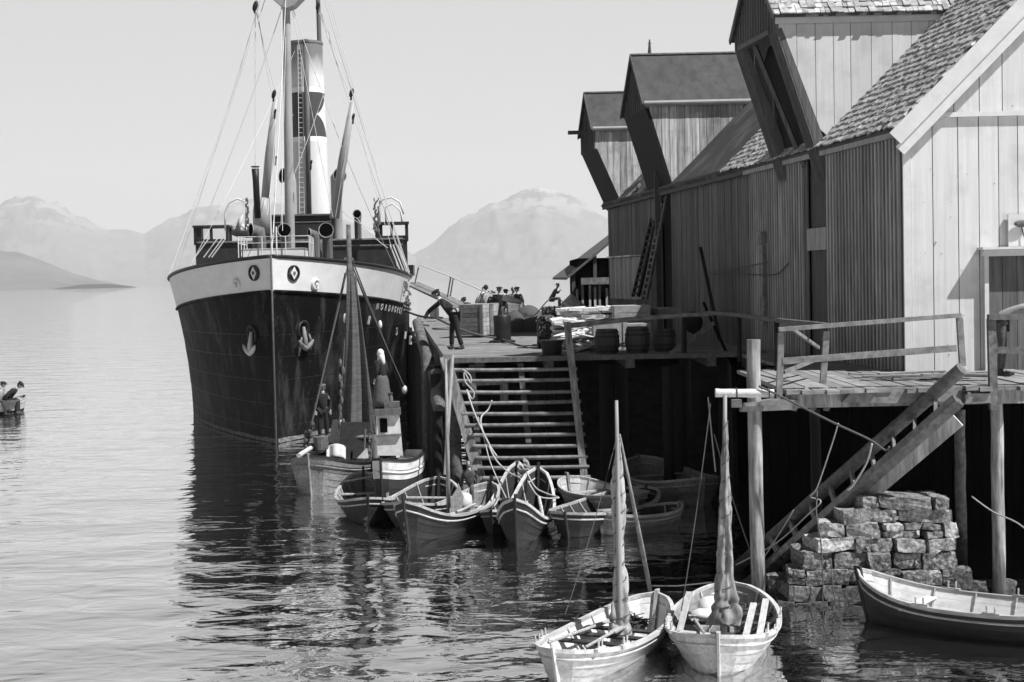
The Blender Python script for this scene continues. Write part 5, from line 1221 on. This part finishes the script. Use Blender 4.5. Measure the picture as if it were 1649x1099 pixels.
# --- white cabin boat
wb, Lw, zw, ptw = boat('white cabin boat with a small square window, right of the sail boat', None, None, .82, hm=1.2, hb=1.32, hs=1.28, mat=m_boat_white, inner=m_boat_light, rim=m_boat_dark, rub=m_boat_white, full=.45, p=2, ends=(at(611,740,36.0), at(668,733,38.3)), thw=0, ribs=0, D=.45, cat='fishing boat', name='cabin_boat', group='fishing boats by the quay', ext=.03, floor=False, strakes=8, mat_low=m_boat_dark, lowz=.72, transom=True, fl=.35)
I2 = wb.matrix_world.inverted(); A2 = lambda px,py,Y: I2 @ at(px,py,Y)
m1 = MB(); m1.grid(lambda u,v: Vector((ptw(-.99+1.95*u,.85).x, (2*v-1)*ptw(-.99+1.95*u,.85).y, 1.12)), 16, 4); obj('deck', m1, m_log, wb)
YW = 36.9
m1 = MB(); m1.hexa([A2(608,734,YW),A2(649,734,YW),A2(646,730,YW+1.0),A2(606,730,YW+1.0)],[A2(606,668,YW),A2(643,666,YW),A2(642,664,YW+1.0),A2(605,666,YW+1.0)]); cbn = fixn(obj('wheelhouse', m1, m_boat_white, wb))
m1 = MB(); m1.prism([A2(px,py,YW-.03) for px,py in ((611,674),(622,674),(623,697),(612,697))],(0,.02,0)); obj('window', m1, m_void, cbn)
m1 = MB(); m1.beam(A2(606,702,YW-.03),A2(646,700,YW-.03),.05,.1,(0,1,0)); obj('moulding', m1, m_rail, cbn)
m1 = MB(); m1.hexa([A2(603,671,YW-.1),A2(646,668,YW-.1),A2(646,666,YW+1.1),A2(603,668,YW+1.1)],[A2(603,660,YW-.1),A2(645,658,YW-.1),A2(645,656,YW+1.1),A2(603,657,YW+1.1)]); fixn(obj('roof', m1, m_plank2, cbn))
m1 = MB(); c = at(631,653,YW+.4); m1.box(c+Vector((0,0,-.02)),(.35,.3,.22)); m1.lathe([(.06,.08),(.05,.2),(.03,.24),(.06,.3)], c-Vector((.02,0,0)), 10)
tag(obj('box', m1, m_crate, loc=c), 'small box with a can on the white cabin roof beside the woman', 'box')
# ================================================================ THINGS ON THE QUAY
def crate(lb, px0, px1, ytop, ybot, Y, dep, mat, grp='wooden crates on the quay', planks=6, endmat=None, rz=0):
    a, b = at(px0,ybot,Y), at(px1,ytop,Y); z0 = max(ZD, a.z); h = b.z-z0; wd = b.x-a.x; c = Vector(((a.x+b.x)/2, Y+dep/2, z0))
    t = thing('crate', c, lb, 'crate', rz, grp); m1 = MB()
    for s_ in (-1,1):
        m1 = MB()
        for i in range(planks): m1.box((0,s_*dep/2,h*(i+.5)/planks),(wd-.06,.03,h/planks-.012))
        obj('side_boards', m1, mat, t); m1 = MB()
        for i in range(planks): m1.box((s_*(wd/2-.02),0,h*(i+.5)/planks),(.03,dep-.02,h/planks-.01))
        obj('end_boards', m1, endmat or mat, t)
    m1 = MB(); n_ = max(2,int(dep/.2))
    for i in range(n_): m1.box((0,-dep/2+dep*(i+.5)/n_,h-.01),(wd,dep/n_-.01,.025))
    m1.box((0,0,.03),(wd-.08,dep-.08,.04)); obj('lid', m1, endmat or mat, t)
    m1 = MB()
    for x in (-wd/2+.07,wd/2-.07): m1 = MB(); m1.box((x,-dep/2-.025,h/2),(.09,.025,h-.01)); obj('corner_batten', m1, mat, t)
    return t
crate('largest dark board crate, right behind the man in the cap', 748,788,490,541,51.5,1.6,m_crate,planks=7,endmat=m_cratel,rz=-.25)
crate('tall upright light crate against the right end of the dark crate', 787,801,489,540,52.2,1.0,m_cratel,planks=4,rz=-.25)
crate('small slatted crate on top of the dark bales', 817,842,488,504,58,.7,m_cratel,planks=4)
crate('dark crate under the small slatted crate', 808,845,503,533,58,1.3,m_crate,planks=5)
crate('small dark box alone near the far left quay edge', 692,706,496,511,72,.7,m_crate,planks=3)
# bales behind the bollard
for px, py, s_, lb in ((862,522,(.85,.7,.48),'dark rounded bale right of the black bollard'),(835,522,(.6,.6,.5),'dark bale directly behind the bollard'),(851,512,(.5,.5,.45),'dark bale on top between the other two')):
    c = at(px,py,56); m1 = MB(); m1.blob(c, s_, 14, 9, jit=.04); tag(obj('bale', m1, m_ropedk, loc=c, smooth=True), lb, 'bale', 'dark bales behind the bollard')
m1 = MB(); c = at(858,536,55.2); m1.beam(at(828,537,55.4),at(905,536,55.4),.2,.12); tag(obj('timber_baulk', m1, m_log, loc=c), 'long low timber baulk in front of the bales', 'timber')
def bollard(px, ybot, ytop, Y, rad, lb, prof):
    b = at(px,ybot,Y); b.z = ZD; h = at(px,ytop,Y).z-ZD; m1 = MB(); m1.lathe([(rad*r_, h*z) for r_, z in prof], b, 22)
    t = obj('bollard', m1, m_iron, loc=b, smooth=50); return tag(t, lb, 'bollard', 'black iron bollards on the quay')
bollard(809,548,508,47.5,.27,'taller black iron bollard in the middle of the sunlit quay',[(1.5,0),(1.5,.06),(1,.1),(.95,.6),(1,.95),(.9,1)])
bollard(889,578,548,Q0+.7,.27,'squat black bollard on the quay edge left of the railing',[(1.2,0),(1.2,.1),(.9,.15),(.95,.7),(1.15,.95),(1.15,1),(.9,1.02)])
# stacked dried fish
def fish_stack(lb, px0, px1, ytop, ybot, Y, dep, seed, mat=m_fish, msy=0):
    random.seed(seed); a, b = at(px0,ybot,Y), at(px1,ytop,Y); z0 = ZD; m1 = MB(); z = z0
    while z < b.z:
        x = a.x
        while x < b.x:
            l = random.uniform(.28,.55)
            for yy in (0,.4,.8,1.2):
                if yy > dep: break
                m1.box((x+l/2+random.uniform(-.03,.03), Y+yy+random.uniform(-.05,.06), z+random.uniform(0,.02)), (l,.4,random.uniform(.06,.1)), Matrix.Rotation(random.uniform(-.15,.15),3,'Y') @ Matrix.Rotation(random.uniform(-.15,.15),3,'X') @ Matrix.Rotation(random.uniform(-.2,.2),3,'Z'))
            x += l*.93
        z += .085
    # darker left end where tails stick out
    return tag(obj('fish_stack', m1, mat, loc=Vector(((a.x+b.x)/2,Y,ZD))), lb, 'fish stack', 'stacks of dried fish on the quay')
fish_stack('tall pale stack of split dried fish at the left of the cask row', 897,985,494,575,44,1.6,3)
fish_stack('lower step of the pale fish stack nearest the bollard', 890,925,512,575,42.5,1.0,4)
def tail_bundle(lb, px0, px1, ytop, ybot, Y):
    a, b = at(px0,ybot,Y), at(px1,ytop,Y); m1 = MB(); z0 = max(ZD,a.z)
    for k in range(230):
        x = random.uniform(a.x,b.x); z = random.uniform(z0,b.z); m1.tube([(x,Y,z),(x+random.uniform(-.04,.04),Y-random.uniform(.08,.2),z+random.uniform(-.08,.05))],[.03,.012],5)
    m1.box(((a.x+b.x)/2,Y+.3,(z0+b.z)/2),(b.x-a.x,.6,b.z-z0)); return tag(obj('fish_bundle', m1, m_log, loc=Vector(((a.x+b.x)/2,Y,z0))), lb, 'fish bundle', 'brown fish bundles')
tail_bundle('brown bundle of fish ends on the left face of the fish stack', 866,891,509,575,43); tail_bundle('brown bundle of fish tails on top of the stack', 873,903,494,509,44.2)
random.seed(21)
m1 = MB()
for k in range(46):
    c = at(random.uniform(905,990), random.uniform(533,575), random.uniform(40,42.5)); c.z = ZD+random.uniform(.03,.75)*(1-(42.5-c.y)/4); l = random.uniform(.5,.9)
    rt = Matrix.Rotation(random.uniform(-.6,.6),3,'Z') @ Matrix.Rotation(random.uniform(-.45,.3),3,'Y'); n_=5
    vs = []
    m1.blob(c,(l*.5,.16,.035),10,6,rt,jit=.05)
tag(obj('loose_fish', m1, M('split_fish_skin', .45, .6, .35, (7,7,7), .7, .5), loc=at(945,575,41), smooth=True), 'slumped heap of loose split dried fish beside the stack', 'fish heap', kind='stuff')
# pointed canvas
m1 = MB(); c = at(918,494,58); ap = at(920,473,58); c.z = ZD+.3
m1.lathe([(1.0,0),(.5,(ap.z-c.z)*.55),(.02,ap.z-c.z)], Vector((ap.x,58,c.z)), 22); tag(obj('canvas_cone', m1, m_worn, loc=Vector((ap.x,58,ZD))), 'pointed canvas cover behind the fish stack', 'cover')
m1 = MB(); hc = at(893,497,50); m1.tube([hc+Vector((-.45+.9*i/10,0,.35*math.sin(math.pi*i/10))) for i in range(11)],.02,5); m1.tube(sag(hc+Vector((-.45,0,0)), at(845,505,52),.15),.02,5)
tag(obj('barrel_hoop', m1, m_ropedk, loc=hc), 'thin dark hoop standing on top of the fish stack', 'hoop')
# light box behind the railing and crates right
crate('long pale plank box topping the row right of the fish stack', 988,1048,492,516,43,1.2,m_cratel,planks=2)
crate('tilted pale plank box leaning near the warehouse wall', 1050,1092,496,515,43.5,.9,m_cratel,planks=2,rz=.35)
crate('pale boxed cask cradle left of the two barrels', 955,1010,519,575,41,.6,m_cratel,planks=1)
crate('pale boxed cask cradle behind the right barrel', 1008,1050,521,575,41.1,.6,m_cratel,planks=1)
def barrel(px, ybot, ytop, Y, rad, lb, mat=m_plank):
    b = at(px,ybot,Y); b.z = ZD; h = at(px,ytop,Y).z-ZD; t = thing('barrel', b, lb, 'barrel', group='dark barrels behind the quay railing'); m1 = MB()
    n_ = 18
    for k in range(n_):
        a0, a1 = 2*math.pi*(k+.04)/n_, 2*math.pi*(k+.96)/n_; vs = []
        for (r_, z) in ((.8,0),(.94,.25),(1,.5),(.94,.75),(.82,1)):
            for a in (a0,a1): vs.append((rad*r_*math.cos(a), rad*r_*math.sin(a), h*z))
        m1.add(vs, [(2*i,2*i+1,2*i+3,2*i+2) for i in range(4)])
    m1.lathe([(.0,h*.95),(rad*.8,h*.95)], (0,0,0), 18, caps=False); obj('staves', m1, mat, t)
    for z in (.12,.3,.7,.88):
        m2 = MB(); r_ = rad*(1-.19*(abs(z-.5)*2)**2)+.012; m2.lathe([(r_,h*z-.02),(r_,h*z+.02)], (0,0,0), 24, caps=False); obj('hoop', m2, m_iron, t)
barrel(978,576,530,39.3,.32,'left dark barrel behind the railing'); barrel(1027,577,526,39.3,.32,'right dark barrel behind the railing, under the top rail')
barrel(1070,577,530,39.8,.3,'shadowed barrel at the foot of the warehouse wall')
# mast gear on the dark side
m1 = MB(); c = at(1116,520,42.5); m1.blob(c,(.26,.3,.3),12,8,jit=.05); tag(obj('sack', m1, m_dark, loc=c, smooth=True),'dark stuffed sack against the middle warehouse wall','sack')
m1 = MB()
m1.beam(at(1133,488,42),at(1180,590,38.6),.06,.05)
tag(obj('leaning_spar', m1, m_void, loc=at(1180,590,38.6)),'dark spar leaning in shadow by the walkway','spar')
# ropes
def rope(lb, pts, r_=.014, mat=m_rope):
    m1 = MB(); P_ = [at(*p) for p in pts]; Q = []
    for i in range(len(P_)-1):
        p0 = P_[max(i-1,0)]; p1 = P_[i]; p2 = P_[i+1]; p3 = P_[min(i+2,len(P_)-1)]
        for k in range(5):
            t = k/5; Q.append(.5*((2*p1)+(p2-p0)*t+(2*p0-5*p1+4*p2-p3)*t*t+(3*p1-p0-3*p2+p3)*t**3))
    Q.append(P_[-1]); m1.tube(Q, r_, 6); return tag(obj('rope', m1, mat, loc=P_[-1], smooth=True), lb, 'rope', 'ropes hanging at the landing')
Yr = 37.2
rope('pale looped rope hanging down the upper rungs of the steps', [(745,595,Yr),(757,605,Yr),(758,618,Yr),(748,600,Yr),(749,615,Yr),(763,632,Yr),(760,643,Yr),(752,628,Yr),(762,660,36.9),(775,690,36.7),(790,720,36.5),(800,735,36.3)], .02)
rope('pale rope running from the rungs down to the high prowed boat', [(792,645,Yr),(786,660,Yr),(775,672,37),(776,690,36.8),(785,712,36.6),(798,740,36.2),(818,760,35.8),(838,770,35.4)], .02)
rope('thin light rope from the rungs straight into the pale boat', [(770,672,37),(778,700,36.8),(788,740,36.2),(800,770,35.6),(815,802,34)], .014)
rope('white mooring line from the high prowed boat to the right', [(848,760,35.2),(862,785,34.8),(880,795,34.5),(900,802,34.2),(868,800,34),(850,775,35)], .018)
rope('tarred hawser from the log end to the gangway stringer', [(1222,622,25.6),(1260,640,25.5),(1340,680,25.3),(1400,708,25.2),(1425,725,25.2),(1432,720,25.1)], .02, m_ropedk)
rope('light cord looping from the hawser over the gangway down to the boat', [(1350,682,25.3),(1340,715,25.5),(1316,785,25.9),(1305,800,26),(1322,808,25.8),(1300,830,26),(1250,875,26.8),(1185,910,27.5)], .012)
rope('knotted cord hanging from the gangway before the stone pier', [(1316,790,25.7),(1315,830,25.4),(1322,875,25.2),(1325,940,25.1),(1324,985,25.1)], .011, m_ropedk)
rope('light cord around the slanting stringers', [(1404,715,25.1),(1396,745,25.3),(1375,780,25.6),(1365,790,25.7)], .018)
rope('thin line tied between lower ladder treads', [(1278,822,26),(1258,855,26.2),(1232,895,26.5),(1222,905,26.5)], .01)
rope('dark cord trailing down to the water at the pier', [(1338,900,25.3),(1342,950,25.1),(1345,975,25.1),(1330,990,25)], .01, m_ropedk)
rope('thin line from the wharf post to the right boat', [(1565,800,26),(1600,825,25.5),(1649,850,24.6),(1720,925,23.2),(1745,968,22.9)], .012)
# ================================================================ PEOPLE
def skin_mesh(chains, name, mat, parent, sub=2, root=0, smooth=True):
    """chains: list of lists of (point, radius); points that coincide are shared"""
    V = []; E = []; Rd = []; key = {}
    for ch in chains:
        prev = None
        for p, r_ in ch:
            k = (round(p[0],3),round(p[1],3),round(p[2],3))
            if k not in key: key[k] = len(V); V.append(p); Rd.append(r_ if isinstance(r_, tuple) else (r_,r_))
            i = key[k]
            if prev is not None and prev != i: E.append((prev,i))
            prev = i
    me = bpy.data.meshes.new(name); me.from_pydata([tuple(v) for v in V], E, []); o = bpy.data.objects.new(name, me); C.objects.link(o)
    md = o.modifiers.new('skin','SKIN'); md.use_smooth_shade = True
    sv = me.skin_vertices[0].data
    for i, r_ in enumerate(Rd): sv[i].radius = r_
    for i in range(len(V)): sv[i].use_root = (i == root)
    ss = o.modifiers.new('sub','SUBSURF'); ss.levels = sub; ss.render_levels = sub
    bpy.context.view_layer.update(); dg = bpy.context.evaluated_depsgraph_get(); m2 = bpy.data.meshes.new_from_object(o.evaluated_get(dg))
    o.modifiers.clear(); o.data = m2; m2.name = name; m2.materials.clear(); m2.materials.append(mat)
    for p in m2.polygons: p.use_smooth = True
    o.parent = parent; return o
def person(lb, loc, face, pose='stand', top=m_cloth, bottom=m_cloth, head='cap', hat=m_cloth, lean=0, scale=1.0, arms=None, group='people around the quay', skirt=False, headturn=0, fingers=True, sleeves=None, legs=None, sit=False):
    t = thing('person', loc, lb, 'person', face, group); t.scale = (scale,)*3
    hipz = .52 if sit else .92
    V_ = Vector
    pel = V_((0,0,hipz))
    def up(x, y, z):            # torso points, leaned forward about the hips
        h = z-.92; c, s = math.cos(lean), math.sin(lean); return V_((x*c+h*s, y, hipz+h*c-x*s))
    waist = up(.0,0,1.08); chest = up(.01,0,1.30); nb = up(0,0,1.45); nt = up(.02,0,1.52)
    hl = lean*.5+headturn
    def hd(x, z): c, s = math.cos(hl), math.sin(hl); return nt+V_((x*c+z*s, 0, z*c-x*s))
    sh = {s: up(0,s*.17,1.40) for s in (-1,1)}; hip = {s: V_((0,s*.09,hipz-.03)) for s in (-1,1)}
    arms = arms or {}; A_ = {}
    for s in (-1,1):
        e, h_ = arms.get(s, (up(-.03,s*.25,1.13), up(.08,s*.24,.9))); A_[s] = (V_(e), V_(h_))
    Lg = {}
    for s in (-1,1):
        if legs and s in legs: Lg[s] = tuple(V_(q) for q in legs[s])
        elif sit: Lg[s] = (V_((.42,s*.13,hipz-.0)), V_((.40,s*.13,hipz-.43)))
        else: Lg[s] = (V_((.03,s*.11,.49)), V_((-.01,s*.12,.08)))
    ch = [[(pel,.12),(waist,.115),(chest,.13),(nb,.07),(nt,.05),(hd(.015,.06),(.062,.062)),(hd(.02,.13),(.078,.088)),(hd(.01,.2),(.074,.08)),(hd(0,.245),.035)]]
    ch.append([(hd(.02,.13),(.07,.08)),(hd(.105,.105),.014)])
    for s in (-1,1):
        e, h_ = A_[s]; ch.append([(chest,.13),(sh[s],.062),(e,.042),(h_,.028)])
        d = (h_-e).normalized(); side = V_((0,-s,0)); n_ = d.cross(side).normalized(); side = n_.cross(d).normalized(); pm = h_+d*.06; ch.append([(h_,.028),(pm,(.036,.022))])
        if fingers:
            for k, ln in enumerate((.068,.078,.074,.058)):
                o_ = side*(.028-.019*k); b0 = pm+o_+d*.03; ch.append([(pm,.03),(b0,.009),(b0+d*ln*.5+n_*.006,.009),(b0+d*ln*.85+n_*.028,.0075)])
            ch.append([(pm,.03),(h_+d*.035+side*.045,.011),(h_+d*.08+side*.06+n_*.012,.009)])
        kn, an = Lg[s]; ch.append([(pel,.12),(hip[s],.085),(kn,.055),(an,.038),(an+V_((.1,0,-.045)),(.035,.03)),(an+V_((.18,0,-.05)),.026)])
    body = skin_mesh(ch, 'body', m_skin, t, 1 if not fingers else 1)
    # clothes
    j = [[(up(0,0,.84),(.15,.17)),(waist,(.135,.15)),(chest,(.14,.17)),(up(0,0,1.43),.085)]]
    for s in (-1,1):
        e, h_ = A_[s]; j.append([(chest,(.14,.17)),(sh[s],.085),(sh[s].lerp(e,.5),.07),(e,.062),(h_.lerp(e,.06),.045)])
    skin_mesh(j, 'jacket', top, t, 1)
    if skirt:
        m1 = MB(); m1.lathe([(.16,1.0),(.21,.88),(.25,.6),(.30,.3),(.33,.1),(.31,.1),(.2,.9)], (0,0,0), 22); 
        for v in m1.v:
            a = math.atan2(v.y,v.x); f = 1+.05*math.sin(a*9)*(1-v.z); v.x *= f*.9; v.y *= f
        obj('skirt', m1, bottom, t, smooth=True)
    else:
        tr = []
        for s in (-1,1):
            kn, an = Lg[s]; tr.append([(pel+V_((0,0,.03)),(.14,.16)),(hip[s],.1),(hip[s].lerp(kn,.5),.092),(kn,.076),(kn.lerp(an,.55),.072),(an+V_((0,0,.03)),.07)])
        skin_mesh(tr, 'trousers', bottom, t, 1)
    for s in (-1,1):
        kn, an = Lg[s]; m1 = MB(); m1.blob(an+V_((.07,0,-.04)), (.155,.052,.042), 10, 6); m1.blob(an+V_((0,0,0)), (.055,.052,.075), 10, 6); obj('shoe', m1, m_leather, t, smooth=True)
    rh = Matrix.Rotation(hl,3,'Y')
    if head == 'cap':
        m1 = MB(); m1.lathe([(.096,0),(.122,.02),(.118,.04),(.07,.065),(.01,.072)], hd(-.01,.175), 16, axis=rh); m1.prism([hd(-.01,.175)+rh @ V_(q) for q in ((.07,-.08,.0),(.16,-.05,-.015),(.175,0,-.02),(.16,.05,-.015),(.07,.08,.0))], rh @ V_((0,0,.015))); obj('cap', m1, hat, t, smooth=40)
        m1 = MB(); m1.blob(hd(-.025,.135),(.085,.088,.09),12,8,rh); obj('hair', m1, m_hair, t, smooth=True)
    elif head == 'scarf':
        m1 = MB(); m1.blob(hd(-.018,.15),(.108,.102,.13),16,10,rh); m1.tube([hd(-.05,.1),hd(-.07,-.02),hd(-.11,-.14),hd(-.12,-.2)],[.09,.085,.06,.02],10); m1.tube([hd(.04,.04),hd(.05,-.03),hd(.07,-.12)],[.05,.045,.015],8); obj('headscarf', m1, hat, t, smooth=True)
    elif head == 'hat':
        m1 = MB(); m1.lathe([(.17,0),(.175,.01),(.1,.02),(.095,.1),(.06,.125),(.01,.12)], hd(0,.17), 18, axis=rh); obj('hat', m1, hat, t, smooth=40)
    else:
        m1 = MB(); m1.blob(hd(-.02,.155),(.092,.09,.1),12,8,rh); obj('hair', m1, m_hair, t, smooth=True)
    # white shirt collar
    m1 = MB(); m1.lathe([(.06,-.01),(.052,.018),(.046,.018)], nt-(nt-nb)*.2, 12, axis=Matrix.Rotation(lean,3,'Y'), caps=False); obj('collar', m1, m_scarf, t, smooth=True)
    # eyes, mouth, ears
    m1 = MB()
    for s in (-1,1):
        m1.blob(hd(.092,.135)+V_((0,s*.03,0)),(.012,.014,.008),6,4); 
    m1.blob(hd(.088,.062),(.012,.024,.006),6,4); obj('eyes_and_mouth', m1, m_hair, t)
    m1 = MB()
    for s in (-1,1): m1.blob(hd(.0,.12)+V_((0,s*.088,0)),(.022,.01,.032),8,5)
    obj('ears', m1, m_skin, t, smooth=True); return t
def qp(px, py): return on(px, py, ZD)
# the stooping man: facing left (towards -x), leaning, arms out to the rope
p = qp(733,563)
person('man in dark suit and flat cap stooping to pull a rope on the open quay', p, math.pi+.15, lean=.72, headturn=.1, scale=1.06,
       arms={-1:((.66,-.2,1.02),(.80,-.12,.80)), 1:((.30,.36,1.1),(.05,.42,1.12))}, legs={-1:((.06,-.13,.5),(.07,-.17,.08)),1:((-.06,.12,.5),(-.16,.16,.08))}, hat=m_cloth)
# group of people at the far end
far = [
 (783,458,58,'thin bareheaded person with a light shirt, leftmost of the far group',m_cloth3,'none',1.5,m_cloth2,1.0),
 (794,466,57,'short person in a pale cap second from the left in the far group',m_cloth,'cap',-1.2,m_cloth3,.93),
 (804,461,56,'person in dark jacket standing third from the left in the far group',m_cloth,'cap',-1.4,m_cloth,1.0),
 (825,462,60,'person in a light apron left of the man leaning on the crate',m_cloth2,'none',-1.0,m_cloth,1.0),
 (812,465,62,'small person in a dark coat standing alone behind the slatted crate',m_cloth2,'cap',-.6,m_cloth,1.0),
 (787,468,61,'short dark clad person almost hidden behind the large dark crate',m_cloth,'cap',-2,m_cloth,1.0),
 (836,461,59,'dark clad man in a round cap on the right of the far group',m_cloth,'cap',-2.4,m_cloth,1.02)]
for px, py, Y, lb, top, hd_, f, hat, sc_ in far:
    zt_ = at(px,py,Y); sc_ = (zt_.z-ZD)/1.78
    p = at(px,500,Y); person(lb, Vector((p.x,p.y,ZD)), f+math.pi*0, top=top, hat=hat, head=hd_, scale=sc_, fingers=True, lean=.12, bottom=m_cloth2)
# back bent person behind crates
c = at(764,484,57); person('person crouching behind the large dark crate, only dark shoulders showing', Vector((c.x,c.y,ZD)), 2.6, top=m_cloth, head='cap', lean=.9, scale=.85)
# white sail heap between
m1 = MB(); p = at(778,500,58.5); m1.tube([Vector((p.x,p.y,ZD)), at(778,485,58.5), at(776,470,58.5)],[.35,.3,.1],12,jit=.06); tag(obj('sailcloth_heap', m1, m_scarf, loc=Vector((p.x,p.y,ZD)), smooth=True),'white cloth heap rising behind the large dark crate','cloth')
m1 = MB(); m1.tube([at(810,478,55),at(822,483,55),at(840,487,55)],[.14,.12,.08],10); tag(obj('cloth_roll', m1, m_scarf, loc=at(822,483,55), smooth=True),'pale cloth roll beside the small slatted crate','cloth')
# seated person on the fish stack
c = at(889,494,52); person('person sitting hunched beyond the fish stack, facing right', Vector((c.x,c.y,at(889,494,52).z-.05)), .1, sit=True, top=m_cloth2, bottom=m_cloth2, head='hat', hat=m_cloth3, lean=.45, arms={-1:((.3,-.2,.78),(.42,-.05,.9)),1:((.3,.2,.78),(.42,.05,.9))}, scale=.62)
# man on the fishing boat
c = at(521,705,40.9); person('man in dark jacket and light cap standing on the deck of the sail boat', Vector((c.x,c.y,at(520,706,40.9).z)), -1.35, top=m_cloth, bottom=m_cloth, hat=m_plank2, scale=.82, lean=.05)
# woman on the cabin roof
c = at(616,659,YW+.5); person('woman in a white headscarf and long skirt standing on the white cabin roof', Vector((c.x,c.y,c.z)), 2.6, top=m_cloth, bottom=m_cloth2, head='scarf', hat=m_scarf, skirt=True, scale=.81, lean=.03)
# two people in the far left boat
c = at(9,662,67.3); person('person in dark shawl bending forward at the bow of the left edge boat', Vector((c.x,c.y,-.02)), .1, sit=True, top=m_cloth, bottom=m_cloth, head='cap', lean=.75, headturn=.5, scale=1.25)
c = at(-4,662,67.0); person('person in light jacket seated behind the dark shawled one in the left edge boat', Vector((c.x,c.y,.0)), -.2, sit=True, top=m_cloth3, bottom=m_cloth2, head='cap', lean=.4, scale=1.12)
# stooping person on the near wharf at the right edge
c = at(1612,592,28.2); person('person in light shirt stooping double behind the dark railing at the right edge', Vector((c.x,c.y,ZD)), -.3, lean=1.12, top=m_cloth3, bottom=m_cloth2, head='cap', hat=m_cloth, headturn=.2, arms={-1:((.55,-.25,.85),(.5,-.2,.55)),1:((.6,.2,.85),(.6,.15,.55))}, scale=1.1)
# person at the stern of the pale boat by the stringer
c = at(757,800,36); person('small seated figure at the stern of the pale masted boat, by the stringer', Vector((c.x,c.y,.28)), -1.7, sit=True, top=m_cloth2, bottom=m_cloth2, head='none', lean=.15, scale=.72)
# ================================================================ HAZE
mb = MB(); mb.hexa([(-13500,-60,-1),(13500,-60,-1),(13500,15200,-1),(-13500,15200,-1)],[(-13500,-60,1150),(13500,-60,1150),(13500,15200,1150),(-13500,15200,1150)])
hm = bpy.data.materials.new('haze_air'); hm.use_nodes = True; t = hm.node_tree; t.nodes.clear(); out = t.nodes.new('ShaderNodeOutputMaterial'); pv = t.nodes.new('ShaderNodeVolumePrincipled')
pv.inputs['Color'].default_value = (.78,.78,.78,1); pv.inputs['Density'].default_value = .00007; t.links.new(pv.outputs[0], out.inputs['Volume'])
tag(obj('haze', mb, hm), kind='stuff')
